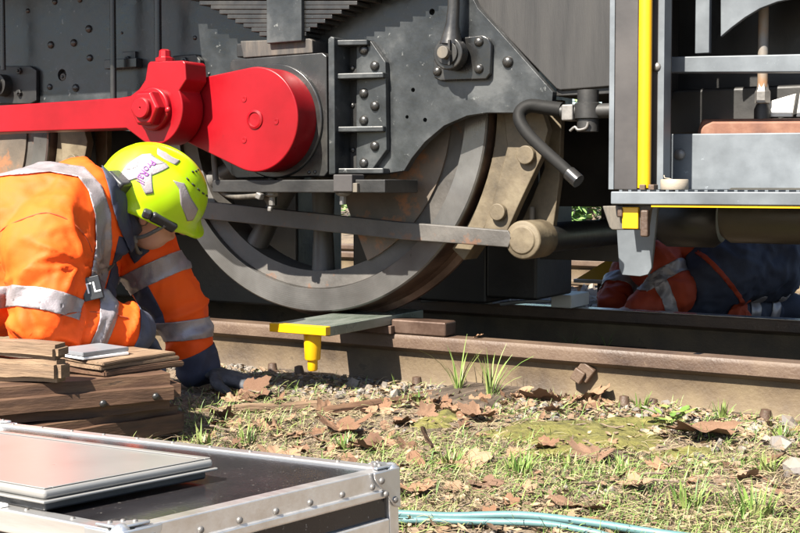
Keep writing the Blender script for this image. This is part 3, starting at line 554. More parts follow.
# ================================================================== people
def ring_soup(vs, fs, secs, n=18):
    """closed loft through sections (centre, u, v): u and v are half-axis vectors"""
    b0 = len(vs); m = len(secs)
    for c, u, v in secs:
        for k in range(n):
            t = 2*math.pi*k/n; vs.append(c+u*math.cos(t)+v*math.sin(t))
    for i in range(m-1):
        for k in range(n): fs.append([b0+i*n+k, b0+i*n+(k+1) % n, b0+(i+1)*n+(k+1) % n, b0+(i+1)*n+k])
    fs.append([b0+k for k in range(n)][::-1]); fs.append([b0+(m-1)*n+k for k in range(n)])
def limb(vs, fs, pts, rad, ref=None, flat=1.0, n=16, sub=5):
    """tapered rounded limb along points; ref = side direction that takes the radius, the other takes radius*flat"""
    P = smooth_path(pts, sub); m = len(P); rr = []
    for i in range(m):
        t = i/(m-1)*(len(rad)-1); k = min(int(t), len(rad)-2); f = t-k; f = f*f*(3-2*f); rr.append(rad[k]*(1-f)+rad[k+1]*f)
    secs = []; u = None
    for i, p in enumerate(P):
        t = (P[min(i+1, m-1)]-P[max(i-1, 0)]).normalized()
        u = (ref if ref is not None else (u if u is not None else t.orthogonal())); u = (u-t*u.dot(t)).normalized(); v = t.cross(u)
        secs.append((p, t, u, v, rr[i]))
    out = []
    for e, s in ((0, 1), (m-1, -1)):
        p, t, u, v, r = secs[e]; cap = []
        for a in (80, 55, 28): cap.append((p-t*s*r*math.sin(R_(a))*.9, u*r*math.cos(R_(a)), v*r*flat*math.cos(R_(a))))
        out.append(cap)
    body = [(p, u*r, v*r*flat) for p, t, u, v, r in secs]
    ring_soup(vs, fs, out[0]+body+out[1][::-1], n)
def blob(vs, fs, c, ax, n=14):
    secs = []
    for i in range(1, 12):
        a = math.pi*i/12; secs.append((c-ax[2]*math.cos(a), ax[0]*math.sin(a), ax[1]*math.sin(a)))
    ring_soup(vs, fs, secs, n)
def remesh(name, vs, fs, voxel, smooth=6, fold=None):
    o = link(name, mesh(name, vs, fs, None), None); md = o.modifiers.new('r', 'REMESH'); md.mode = 'VOXEL'; md.voxel_size = voxel
    md = o.modifiers.new('s', 'SMOOTH'); md.factor = .5; md.iterations = smooth
    dg = bpy.context.evaluated_depsgraph_get(); me = bpy.data.meshes.new_from_object(o.evaluated_get(dg))
    bpy.data.objects.remove(o); me.name = name; me.materials.clear()
    if fold:
        nr = [v.normal.copy() for v in me.vertices]
        for v, nn in zip(me.vertices, nr): v.co += nn*fold(v.co)
    me.shade_smooth(); me.update(); return me
def folds(amp, sc, seed=0., aniso=(1, 1, 1)):
    def f(co):
        p = Vector((co.x*aniso[0], co.y*aniso[1], co.z*aniso[2]))*sc+Vector((seed, 0, 0))
        w = noise.noise_vector(p*.5)*1.1
        a = 1-abs(noise.noise(p+w))*2.2; b = 1-abs(noise.noise((p+w)*2.1+Vector((3, 1, 4))))*2.2
        return amp*(max(a, -.3)*.7+max(b, -.3)*.3-.25)
    return f
def part(name, me, mat, parent):
    me.materials.append(mat); return link(name, me, None, parent)
def strip(name, src, planes, keep, off, mat, parent, th=.0015):
    """patch of a garment: slice src between planes (point, normal pointing inwards), keep faces where keep(co, normal), lift by off"""
    b = bmesh.new(); b.from_mesh(src)
    for p, n in planes:
        bmesh.ops.bisect_plane(b, geom=b.verts[:]+b.edges[:]+b.faces[:], plane_co=p, plane_no=n, clear_inner=True)
    if keep:
        bad = [f for f in b.faces if not keep(f.calc_center_median(), f.normal)]
        bmesh.ops.delete(b, geom=bad, context='FACES')
    b.normal_update()
    me = bpy.data.meshes.new(name)
    for v in b.verts: v.co += v.normal*off
    b.to_mesh(me); b.free(); me.materials.clear(); me.materials.append(mat); me.shade_smooth()
    o = link(name, me, None, parent); md = o.modifiers.new('thick', 'SOLIDIFY'); md.thickness = th; md.offset = -1; return o
def seg_band(name, src, p, axis_dir, w, reach, off, mat, parent, extra=None):
    n = axis_dir.normalized()
    return strip(name, src, [(p-n*w/2, n), (p+n*w/2, -n)], lambda c, nn: (c-p).length < reach and (extra is None or extra(c, nn)), off, mat, parent)
def hand(vs, fs, wrist, d, palm_n, s=1., curl=.5, side=1):
    """gloved hand: palm, four unequal bent fingers and a thumb from the side of the palm"""
    d = d.normalized(); n = (palm_n-d*palm_n.dot(d)).normalized(); l = d.cross(n)*side
    limb(vs, fs, [wrist-d*.02*s, wrist+d*.03*s, wrist+d*.08*s], [.03*s, .042*s, .043*s], l, .42, 14, 3)
    for k, (o, ln) in enumerate(((-.031, .072), (-.0105, .082), (.0105, .077), (.031, .06))):
        r0 = wrist+d*.078*s+l*o*s; a1 = curl*.5; a2 = curl*1.3
        p1 = r0+(d*math.cos(a1)+n*math.sin(a1))*ln*.5*s; p2 = p1+(d*math.cos(a2)+n*math.sin(a2))*ln*.5*s
        limb(vs, fs, [r0-d*.02*s, r0, p1, p2], [.0105*s, .0105*s, .0098*s, .008*s], None, 1, 10, 3)
    t0 = wrist+d*.02*s-l*.03*s; t1 = t0+(d*.6-l*.75+n*.2)*.04*s; t2 = t1+(d*.95-l*.2+n*.3)*.035*s
    limb(vs, fs, [t0, t1, t2], [.0155*s, .0125*s, .0095*s], None, 1, 10, 3)
def cam_vec(r, u, f): return (Rt*r+Up*u+F_*f)
SIDE = cam_vec(.25, 0, .97).normalized()
# ---- kneeling worker in the foreground
w1 = thing('person', 'kneeling worker in orange high visibility jacket and yellow green helmet leaning to the rail', 'person', (D(-60, 420, 2.95).x, D(-60, 420, 2.95).y, 0))
spine = [D(-95, 322, 2.86), D(-30, 268, 2.86), D(40, 232, 2.88), D(88, 214, 2.93), D(108, 206, 2.96)]
nS, nE, nWr = D(50, 246, 2.73), D(44, 318, 2.66), D(130, 331, 2.80)
fS, fE, fWr = D(136, 238, 3.10), D(172, 300, 3.17), D(203, 368, 3.2)
# jacket
vs, fs = [], []
limb(vs, fs, spine, [.175, .18, .185, .16, .09], SIDE, .84, 26)
blob(vs, fs, D(12, 282, 2.82), [SIDE*.16, cam_vec(1, .3, 0)*.12, cam_vec(-.2, 1, 0)*.115])
blob(vs, fs, D(72, 262, 2.96), [SIDE*.15, cam_vec(1, .3, 0)*.085, cam_vec(-.2, 1, 0)*.13])
blob(vs, fs, D(80, 300, 2.93), [SIDE*.1, cam_vec(1, .3, 0)*.06, cam_vec(-.2, 1, 0)*.09])
limb(vs, fs, [D(70, 210, 2.82), nS, (nS+nE)/2+cam_vec(.012, 0, 0), nE], [.09, .1, .088, .07], None, 1, 18)
limb(vs, fs, [nE, (nE+nWr)/2+cam_vec(0, .008, 0), nWr], [.068, .062, .05], None, 1, 18)
limb(vs, fs, [D(105, 218, 3.04), fS, (fS+fE)/2, fE], [.08, .082, .073, .066], None, 1, 18)
limb(vs, fs, [fE, (fE+fWr)/2, fWr], [.064, .06, .051], None, 1, 18)
fA, fB = folds(.02, 5.2, 2.3, (1, 1, .7)), folds(.012, 14, 8.1, (1, 1, .8))
def seg_d(c, a, b):
    t = max(0, min(1, (c-a).dot(b-a)/(b-a).length_squared)); return (c-(a+(b-a)*t)).length, t
def crease(ph): return max(0., 1-abs(math.sin(ph))*1.7)
def fC(c):
    w = noise.noise(c*7)*1.6; o_ = 0.
    d, t = seg_d(c, nE, nWr); g_ = math.exp(-(d/.09)**4); o_ += g_*.011*crease(t*9.5+w+2*c.y)
    d, t = seg_d(c, fS, fE); g_ = math.exp(-(d/.1)**4); o_ += g_*.009*crease(t*6+w*1.2+c.x*9)*(.4+.6*t)
    d, t = seg_d(c, fE, fWr); g_ = math.exp(-(d/.09)**4); o_ += g_*.009*crease(t*7+w*1.2-c.x*7)
    d, t = seg_d(c, nS, nE); g_ = math.exp(-(d/.13)**4); o_ += g_*.010*crease(t*5+w*1.3+((c-CAM).dot(Rt))*16)*(.3+.7*t)
    q = c-D(96, 262, 2.8); an_ = math.atan2(q.dot(Up), q.dot(Rt)); r_ = q.length; o_ += .010*math.exp(-((r_-.12)/.09)**2)*crease(an_*3.5+w*.8)
    return o_
def near_elbow(c): return sum(math.exp(-((c-q).length/.11)**2) for q in (nE, fE, D(60, 300, 2.8), D(110, 240, 2.95)))
jk = remesh('jacket', vs, fs, .0065, 6, lambda c: fA(c)*.8+fC(c)+fB(c)*(.4+.9*min(1, near_elbow(c))))
ax_f = (fWr-fE).normalized()
jacket = part('jacket', jk, M['hivis'], w1)
# reflective tape, cut from the garment itself
torso_ax = (spine[3]-spine[1]).normalized()
def far_arm(c): return min((c-(fS+(fE-fS)*t)).length for t in (0, .25, .5, .75, 1)) < .11 or min((c-(fE+(fWr-fE)*t)).length for t in (0, .3, .6, 1)) < .1
def near_arm(c): return min((c-(nS+(nE-nS)*t)).length for t in (.1, .3, .5, .75, 1)) < .105 or min((c-(nE+(nWr-nE)*t)).length for t in (0, .3, .6, 1)) < .09
def near_up(c): return min((c-(nS+(nE-nS)*t)).length for t in (.35, .5, .75, 1)) < .1 or min((c-(nE+(nWr-nE)*t)).length for t in (0, .3, .6, 1)) < .09
def torso(c): return not far_arm(c)
seg_band('reflective_band', jk, D(158, 272, 3.14), cam_vec(.42, -.9, 0), .052, .13, .003, M['reflect'], jacket, lambda c, n: far_arm(c))
seg_band('reflective_band', jk, D(184, 329, 3.18), cam_vec(.1, -1, .0), .052, .12, .003, M['reflect'], jacket, lambda c, n: far_arm(c))
seg_band('reflective_band', jk, nE+(nWr-nE)*.56, (nWr-nE)+cam_vec(0, -.02, 0), .043, .1, .003, M["reflect"], jacket, lambda c, n: near_up(c))
# brace over the shoulder and round the hem
def patch(name, src, quads, dmax, off, mat, parent, cond=None):
    """piece of cloth on the garment: convex outlines sliced out of the garment's own surface"""
    tot = bmesh.new()
    for q in quads:
        b = bmesh.new(); b.from_mesh(src); cx = sum(p[0] for p in q)/len(q); cy = sum(p[1] for p in q)/len(q); mid = ray(cx, cy)
        for k in range(len(q)):
            n = ray(*q[k]).cross(ray(*q[(k+1) % len(q)])).normalized()
            if n.dot(mid) < 0: n = -n
            bmesh.ops.bisect_plane(b, geom=b.verts[:]+b.edges[:]+b.faces[:], plane_co=CAM, plane_no=n, clear_inner=True)
        bad = [f for f in b.faces if (f.calc_center_median()-CAM).dot(F_) > dmax or f.normal.dot(f.calc_center_median()-CAM) > 0 or (cond and not cond(f.calc_center_median()))]
        bmesh.ops.delete(b, geom=bad, context='FACES')
        for v in b.verts: v.co += v.normal*off
        me = bpy.data.meshes.new('q'); b.to_mesh(me); b.free(); tot.from_mesh(me); bpy.data.meshes.remove(me)
    bmesh.ops.remove_doubles(tot, verts=tot.verts[:], dist=.0008)
    me = bpy.data.meshes.new(name); tot.to_mesh(me); tot.free(); me.materials.clear(); me.materials.append(mat); me.shade_smooth()
    o = link(name, me, None, parent); md = o.modifiers.new('thick', 'SOLIDIFY'); md.thickness = .0015; md.offset = -1; return o
def ribbon(L, Rr): return [(L[k], L[k+1], Rr[k+1], Rr[k]) for k in range(len(L)-1)]
patch('reflective_brace', jk, ribbon([(-30, 182), (10, 176), (50, 173), (78, 178), (88, 192), (94, 215), (95, 245), (91, 272), (84, 300), (80, 345)], [(-30, 170), (10, 165), (50, 163), (84, 168), (101, 186), (110, 213), (111, 245), (107, 275), (100, 303), (95, 345)]), 3.05, .0045, M['reflect'], jacket, lambda c: not near_up(c))
patch('collar_stand', jk, ribbon([(99, 164), (106, 183), (111, 205), (117, 226), (126, 247), (135, 262)], [(106, 155), (117, 172), (125, 195), (131, 218), (139, 238), (148, 250)]), 3.2, .007, M['navy'], jacket)
patch('reflective_band', jk, ribbon([(-40, 292), (-10, 288), (15, 285), (42, 287), (64, 292), (84, 300)], [(-40, 314), (-10, 309), (15, 306), (40, 309), (60, 314), (79, 320)]), 2.85, .003, M['reflect'], jacket)
def hit_line(me, pts, off=.001):
    out_ = []
    for q in pts:
        h_, n_ = surf_hit(me, *q)
        if h_: out_.append(h_+n_*off)
    return out_
# navy panels and cuffs
strip('navy_cuff', jk, [(fE+ax_f*((fWr-fE).length*.74), ax_f)], lambda c, n: far_arm(c), .0025, M['navy'], jacket)
patch('navy_panel', jk, ribbon([(128, 284), (138, 303), (146, 318), (152, 330)], [(147, 284), (157, 302), (163, 314), (166, 327)]), 3.4, .002, M['navy'], jacket, lambda c: far_arm(c))
patch('front_placket', jk, ribbon([(119, 236), (113, 262), (106, 288), (100, 312)], [(137, 242), (128, 268), (117, 294), (108, 316)]), 3.15, .0015, M['navy'], jacket, lambda c: not near_up(c) and not far_arm(c))
cf = (nWr-nE).normalized()
strip('grey_cuff', jk, [(nWr-cf*.012, cf)], lambda c, n: near_up(c), .003, M['grey_cloth'], jacket)
# collar
vs, fs = [], []
c0, c1, c2 = D(103, 212, 2.95), D(116, 205, 2.955), D(127, 197, 2.96); nk = (c2-c0).normalized()
b0 = SIDE; v0 = nk.cross(b0).normalized(); b0 = v0.cross(nk)
for c, r in ((c0, .105), (c0+nk*.02, .1), (c1, .09), (c2, .082), (c2+nk*.004, .076), (c1, .078), (c0, .08)):
    for k in range(32):
        t = 2*math.pi*k/32; vs.append(c+b0*r*math.cos(t)+v0*r*1.1*math.sin(t)+nk*(.014*math.sin(t)))
for i in range(6):
    for k in range(32): fs.append([i*32+k, i*32+(k+1) % 32, (i+1)*32+(k+1) % 32, (i+1)*32+k])
add('collar', vs, fs, M['navy'], jacket, sharp=60)
# chest badge with letters
def text_mesh(body, size, extrude=.0004):
    cu = bpy.data.curves.new('t', 'FONT'); cu.body = body; cu.size = size; cu.align_x = 'CENTER'; cu.align_y = 'CENTER'; cu.extrude = extrude; cu.resolution_u = 4
    o = bpy.data.objects.new('t', cu); COL.objects.link(o); dg = bpy.context.evaluated_depsgraph_get(); me = bpy.data.meshes.new_from_object(o.evaluated_get(dg)); bpy.data.objects.remove(o); return me
def surf_hit(me, px, py):
    from mathutils.bvhtree import BVHTree
    b = bmesh.new(); b.from_mesh(me); t = BVHTree.FromBMesh(b); b.free(); d = ray(px, py).normalized(); h = t.ray_cast(CAM, d); return h[0], h[1]
h, n = surf_hit(jk, 92, 288)
if h:
    n = (n*.2-F_).normalized(); h = h-F_*.014+Rt*.004
    ux = (Rt-n*Rt.dot(n)).normalized(); ux = (ux+Up*.25).normalized(); ux = (ux-n*ux.dot(n)).normalized(); uy = n.cross(ux)
    pt = lambda a, b, c: h+ux*a+uy*b+n*c
    add('name_badge', [pt(x, y, z) for z in (-.02, .022) for x, y in ((-.021, -.026), (.021, -.026), (.021, .026), (-.021, .026))], [[3, 2, 1, 0], [4, 5, 6, 7], [0, 1, 5, 4], [1, 2, 6, 5], [2, 3, 7, 6], [3, 0, 4, 7]], M['black_plastic'], jacket, .002)
    tm = text_mesh('TL', .034)
    for v in tm.vertices: v.co = pt(v.co.x, v.co.y, .0226+v.co.z)
    part('badge_lettering', tm, M['white_print'], jacket)
for pts in ([(-6, 240), (3, 229), (16, 222), (32, 216), (46, 213), (62, 217), (76, 226), (86, 238), (92, 252)], [(60, 316), (80, 312), (104, 313), (128, 318)]):
    hl = hit_line(jk, pts, .0005)
    if len(hl) > 2: tube('seam', hl, .0016, M['seam'], jacket, 6, 3)
# trousers, boots
vs, fs = [], []
hipn, hipf = D(-95, 335, 2.78), D(-100, 335, 2.98)
limb(vs, fs, [hipn, D(-40, 395, 2.9), D(-5, 425, 2.98)], [.11, .09, .075], None, 1, 16); limb(vs, fs, [D(-5, 428, 2.98), D(-80, 430, 3.02), D(-150, 425, 3.05)], [.07, .062, .05], None, 1, 16)
limb(vs, fs, [hipf, D(-40, 380, 3.1), D(15, 398, 3.22)], [.11, .09, .075], None, 1, 16); limb(vs, fs, [D(15, 400, 3.22), D(-60, 402, 3.28), D(-130, 400, 3.3)], [.07, .062, .05], None, 1, 16)
blob(vs, fs, D(-100, 325, 2.88), [SIDE*.17, cam_vec(1, 0, 0)*.13, cam_vec(0, 1, 0)*.13])
part('trousers', remesh('trousers', vs, fs, .012, 5, folds(.009, 9, 5)), M['navy'], w1)
vs, fs = [], []
for a, b in ((D(-150, 427, 3.05), D(-200, 438, 3.06)), (D(-130, 402, 3.3), D(-180, 415, 3.32))): limb(vs, fs, [a, b, b+cam_vec(-.03, -.03, 0)], [.06, .055, .045], None, .8, 14)
part('boots', remesh('boots', vs, fs, .01, 4), M['black_plastic'], w1)
# body under the clothes: one continuous figure
hc = D(151, 202, 2.985)                                    # head centre
HF = cam_vec(.80, -.46, .34).normalized(); HU = cam_vec(.52, .76, -.35); HU = (HU-HF*HU.dot(HF)).normalized(); HL = HU.cross(HF)   # forward, up, left of the head
vs, fs = [], []
limb(vs, fs, spine, [.14, .14, .15, .12, .06], SIDE, .75, 18); limb(vs, fs, [spine[3], D(112, 207, 2.96), hc-HU*.04-HF*.02], [.062, .06, .055], None, 1, 16)
blob(vs, fs, hc+HU*.02-HF*.01, [HF*.096, HL*.074, HU*.112], 20)
blob(vs, fs, hc+HF*.035-HU*.065, [HF*.055, HL*.055, HU*.055], 16)
limb(vs, fs, [hc+HF*.088+HU*.018, hc+HF*.112-HU*.022, hc+HF*.098-HU*.03], [.009, .015, .01], None, 1, 10, 3)                  # nose
for s in (-1, 1): limb(vs, fs, [hc+HL*s*.074+HU*.018-HF*.004, hc+HL*s*.084-HF*.012, hc+HL*s*.076-HU*.026-HF*.002], [.012, .014, .009], HF, .6, 10, 3)
limb(vs, fs, [hc+HF*.084+HL*.022-HU*.058, hc+HF*.094-HU*.056, hc+HF*.084-HL*.022-HU*.058], [.006, .008, .006], None, 1, 8, 3)   # lips
for a, b, c in ((nS, nE, nWr), (fS, fE, fWr)): limb(vs, fs, [spine[3], a, b, c], [.05, .055, .045, .032], None, 1, 14)
for a, b in ((hipn, D(-5, 425, 2.98)), (hipf, D(15, 398, 3.22))): limb(vs, fs, [spine[0], a, b], [.1, .085, .055], None, 1, 14)
part('body', remesh('body', vs, fs, .0055, 3), M['skin'], w1)
for s in (-1, 1):
    vs, fs = [], []; blob(vs, fs, hc+HF*.081+HL*s*.031+HU*.012, [HF*.011, HL*.014, HU*.010], 12); add('eye', vs, fs, M['white_print'], w1)
vs, fs = [], []; blob(vs, fs, hc+HU*.022-HF*.022, [HF*.093, HL*.0775, HU*.108], 20)
hm = mesh('hair', vs, fs, 60)
strip('hair', hm, [(hc-HU*.062, HU), (hc+HF*.03, -HF)], lambda c, n: True, .002, M['hair'], w1); bpy.data.meshes.remove(hm)
# gloves
vs, fs = [], []; hand(vs, fs, fWr+cam_vec(.025, -.012, -.01), cam_vec(.86, -.22, -.2), cam_vec(-.25, -1, .1), 1.12, .45, 1)
part('glove', remesh('glove', vs, fs, .0042, 3, folds(.003, 26, 1)), M['glove'], w1)
vs, fs = [], []; hand(vs, fs, nWr+cf*.02, cf*.35+cam_vec(0, -.75, .5), cam_vec(-.3, -.3, -.6), 1.0, .7, -1)
part('glove', remesh('glove', vs, fs, .0042, 3, folds(.003, 26, 4)), M['grey_cloth'], w1)
# helmet
def hp(x, y, z): return hc+HF*x+HL*y+HU*z
HA, HB, HC, H0 = .134, .110, .122, .026
def dome(th, ph, off=0):
    ca = math.cos(ph); x, y, z = HA*ca*math.cos(th), HB*ca*math.sin(th), HC*math.sin(ph)
    ridge = .006*math.exp(-(y/.03)**2)*math.sin(ph)*(1 if x > -.1 else .4)+.0035*math.exp(-((abs(y)-.06)/.014)**2)*max(0, math.sin(ph))
    nrm = Vector((x/HA**2, y/HB**2, z/HC**2)).normalized(); p = Vector((x, y, z+H0))+nrm*(off+ridge); return hp(p.x-.008, p.y, p.z)
NT, NP = 72, 22; vs, fs = [], []
rim = lambda th: -.018-.034*math.exp(-((math.cos(th)+.75)/.35)**2)-.016*math.exp(-((math.cos(th)-1)/.2)**2)+.018*math.exp(-((abs(math.sin(th))-1)/.12)**2)*0
for i in range(NT):
    th = 2*math.pi*i/NT; e = rim(th)
    p = Vector((HA*1.035*math.cos(th), HB*1.05*math.sin(th), H0+e)); pk = .022*math.exp(-((math.cos(th)-1)/.14)**2)
    vs += [hp(p.x*.93-.008, p.y*.93, p.z+.002), hp(p.x*1.0-.008+pk, p.y, p.z-.003), hp(p.x*1.012-.008+pk, p.y*1.012, p.z+.003), hp(p.x*1.0-.008+pk*.6, p.y*.99, p.z+.010)]
    for j in range(NP): vs.append(dome(th, (math.pi/2-.02)*(j/(NP-1))**.9))
K = NP+4
for i in range(NT):
    for j in range(K-1): fs.append([i*K+j, ((i+1) % NT)*K+j, ((i+1) % NT)*K+j+1, i*K+j+1])
fs.append([i*K+K-1 for i in range(NT)])
helm = add('helmet', vs, fs, M['helmet'], w1, sharp=50)
md = helm.modifiers.new('thick', 'SOLIDIFY'); md.thickness = .003; md.offset = -1
def decal(name, poly, mat, off=.0012, sub=7):
    """flat sticker given as (theta, phi) degrees, wrapped on the helmet"""
    b = bmesh.new(); f = b.faces.new([b.verts.new((x, y, 0)) for x, y in poly]); bmesh.ops.triangulate(b, faces=[f])
    bmesh.ops.subdivide_edges(b, edges=b.edges[:], cuts=sub, use_grid_fill=True)
    for v in b.verts: v.co = dome(R_(v.co.x), R_(v.co.y), off)
    me = bpy.data.meshes.new(name); b.to_mesh(me); b.free(); me.materials.append(mat); me.shade_smooth(); o = link(name, me, None, helm)
    md = o.modifiers.new('thick', 'SOLIDIFY'); md.thickness = .0016; md.offset = 0; return o
# right side of the helmet faces the camera: theta around -90
decal('reflective_sticker', [(-142, 18), (-130, 12), (-122, 26), (-104, 16), (-98, 22), (-112, 38), (-100, 58), (-110, 60), (-124, 44), (-146, 56), (-150, 48), (-132, 34)], M['reflect'])
decal('reflective_sticker', [(-84, 46), (-72, 40), (-64, 24), (-46, 6), (-38, 8), (-36, 22), (-52, 34), (-66, 48)], M['reflect'])
decal('reflective_sticker', [(-160, 66), (-138, 72), (-80, 76), (-90, 66), (-140, 62)], M['reflect'])
for i in range(5): decal('vent_slot', [(-62+i*12, 56-i*5), (-56+i*12, 54-i*5), (-56+i*12, 52-i*5), (-62+i*12, 54-i*5)], M['black_plastic'], .001, 1)
for i in range(3): decal('vent_slot', [(-40+i*14, 66), (-33+i*14, 65), (-33+i*14, 63), (-40+i*14, 64)], M['black_plastic'], .001, 1)
tm = text_mesh('ProRail', .024)
for v in tm.vertices:
    a, b, c = v.co; u, w = b, -a                                   # lettering runs down the side
    v.co = dome(R_(-122)+(a*.2+b*.98)/HB/.78*1.0, R_(37)+(-a*.98+b*.2)/HC*.9, .0032+c)
part('lettering', tm, M['purple'], helm)
def on_helm(name, th, ph, sx, sy, sz, mat, bev, spin=0, out=.0):
    c = dome(R_(th), R_(ph), out); e1 = (dome(R_(th+2), R_(ph))-c).normalized(); e2 = (dome(R_(th), R_(ph+2))-c).normalized(); nn = e1.cross(e2).normalized()
    if nn.dot(c-hc) < 0: nn = -nn
    e1 = e1*math.cos(R_(spin))+e2*math.sin(R_(spin)); e2 = nn.cross(e1)
    vs, fs = box_vf((-sx/2, -sy/2, -.012), (sx/2, sy/2, sz)); return add(name, [c+e1*x+e2*y+nn*z for x, y, z in vs], fs, mat, helm, bev, 3)
on_helm('rear_lamp', -134, 0, .056, .075, .034, M['black_plastic'], .008); on_helm('lamp_frame', -134, 0, .044, .06, .037, M['slate'], .007); on_helm('red_button', -133, 3, .02, .026, .041, M['red_plastic'], .006)
on_helm('ear_defender_slot', -72, -4, .075, .026, .008, M['black_plastic'], .007, -8); on_helm('slot_clip', -92, -2, .022, .022, .014, M['black_plastic'], .006, 10)
ear = hc-HL*.082
for pts in ([hp(-.05, -.1, .02), hp(-.035, -.088, -.03), hp(.0, -.075, -.075), hp(.035, -.05, -.115), hp(.05, 0, -.128)], [hp(.04, -.108, .015), hp(.02, -.092, -.04), hp(.0, -.075, -.075)]):
    tube('chin_strap', pts, .005, M['strap'], helm, 8, 5)
tube('strap_tail', [hp(.0, -.077, -.07), hp(-.012, -.082, -.12), hp(-.01, -.085, -.165), hp(-.02, -.08, -.2)], .006, M['strap'], helm, 8, 4)
c = hp(.0, -.078, -.075); box('strap_buckle', (c.x-.012, c.y-.008, c.z-.01), (c.x+.012, c.y+.006, c.z+.01), M['strap'], helm, .003)
# ---- second worker on the far side, seen under the vehicle
w2 = thing('person', 'crouching worker in navy trousers and red orange jacket behind the footstep', 'person', (D(740, 330, 4.5).x, D(740, 330, 4.5).y, 0))
hip = D(762, 262, 4.45); kn = D(692, 303, 4.3); an = D(772, 312, 4.42); kn2 = D(708, 300, 4.7); an2 = D(800, 312, 4.75); S2 = cam_vec(0, 0, 1)
vs, fs = [], []
blob(vs, fs, hip+cam_vec(-.01, .0, 0), [cam_vec(.85, .3, 0)*.17, S2*.18, cam_vec(-.3, .85, 0)*.17])
limb(vs, fs, [hip+cam_vec(0, .01, -.09), D(722, 270, 4.26), kn], [.14, .125, .088], None, 1, 16); limb(vs, fs, [kn, D(730, 311, 4.34), an], [.075, .066, .058], None, 1, 16)
limb(vs, fs, [hip+cam_vec(0, .01, .09), D(735, 272, 4.6), kn2], [.125, .1, .08], None, 1, 16); limb(vs, fs, [kn2, D(750, 311, 4.72), an2], [.072, .064, .055], None, 1, 16)
fT = folds(.02, 7, 9); fU = folds(.01, 17, 2); tm2 = remesh('trousers', vs, fs, .0095, 4, lambda c: fT(c)+fU(c)); tr = part('trousers', tm2, M['navy'], w2)
cax = (an-kn).normalized()
for t in (.6, .9): seg_band('reflective_band', tm2, kn+(an-kn)*t, cax, .045, .13, .004, M['reflect'], tr, lambda c, n: (c-CAM).dot(F_) < 4.52)
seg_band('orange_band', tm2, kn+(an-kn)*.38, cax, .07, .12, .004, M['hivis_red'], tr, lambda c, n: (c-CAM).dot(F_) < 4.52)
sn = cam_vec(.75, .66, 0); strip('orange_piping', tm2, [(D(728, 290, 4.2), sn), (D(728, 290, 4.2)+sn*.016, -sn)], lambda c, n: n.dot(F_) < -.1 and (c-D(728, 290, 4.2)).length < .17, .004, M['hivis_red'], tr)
vs, fs = [], []
sp2_ = [hip+cam_vec(-.06, .02, 0), D(705, 245, 4.42), D(668, 248, 4.4), D(654, 250, 4.4)]
limb(vs, fs, sp2_, [.15, .165, .165, .1], S2, .85, 20); s2 = D(655, 262, 4.25); e2 = D(676, 292, 4.2); h2 = D(640, 306, 4.18)
limb(vs, fs, [s2, e2], [.085, .065], None, 1, 14); limb(vs, fs, [e2, h2], [.062, .048], None, 1, 14)
s3, e3, h3 = D(645, 262, 4.55), D(624, 285, 4.5), D(612, 305, 4.4); limb(vs, fs, [s3, e3, h3], [.085, .065, .048], None, 1, 14)
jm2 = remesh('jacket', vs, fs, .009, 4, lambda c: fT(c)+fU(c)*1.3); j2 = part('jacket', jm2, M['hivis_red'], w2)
seg_band('reflective_band', jm2, e2+(h2-e2)*.4, h2-e2, .045, .1, .004, M['reflect'], j2); seg_band('reflective_band', jm2, s2+(e2-s2)*.55, e2-s2, .045, .12, .004, M['reflect'], j2); seg_band('reflective_band', jm2, e3+(h3-e3)*.3, h3-e3, .05, .11, .004, M['reflect'], j2)
an3 = cam_vec(1, .1, 0); strip('reflective_band', jm2, [(D(695, 250, 4.3), an3), (D(695, 250, 4.3)+an3*.05, -an3)], lambda c, n: True, .004, M['reflect'], j2)
vs, fs = [], []; hc2 = D(642, 234, 4.42); limb(vs, fs, [sp2_[1], sp2_[3], hc2], [.1, .07, .055], None, 1, 14); blob(vs, fs, hc2+cam_vec(-.01, .0, 0), [cam_vec(.08, 0, 0), cam_vec(0, .11, 0), S2*.08]); limb(vs, fs, [s2, e2, h2], [.05, .045, .03], None, 1, 12); limb(vs, fs, [s3, e3, h3], [.05, .045, .03], None, 1, 12); limb(vs, fs, [sp2_[1], hip, kn, an], [.1, .1, .055, .04], None, 1, 12)
hand(vs, fs, h2, cam_vec(-.8, -.3, 0), cam_vec(0, -1, 0), 1, .5); hand(vs, fs, h3, cam_vec(-.6, -.5, 0), cam_vec(0, -1, 0), 1, .5)
part('body', remesh('body', vs, fs, .007, 3), M['skin'], w2)
vs, fs = [], []; blob(vs, fs, hc2+cam_vec(-.015, .045, 0), [cam_vec(.11, 0, 0), cam_vec(0, .085, 0), S2*.1], 24); add('helmet', vs, fs, M['helmet'], w2, sharp=60)
for a_, d_ in ((an, cam_vec(.12, .02, 0)), (an2, cam_vec(.1, .02, 0))):
    vs, fs = [], []; limb(vs, fs, [a_, a_+d_*.6, a_+d_+cam_vec(.02, -.06, 0)], [.058, .06, .045], None, 1, 14); add('boot', vs, fs, M['navy'], w2, sharp=60)
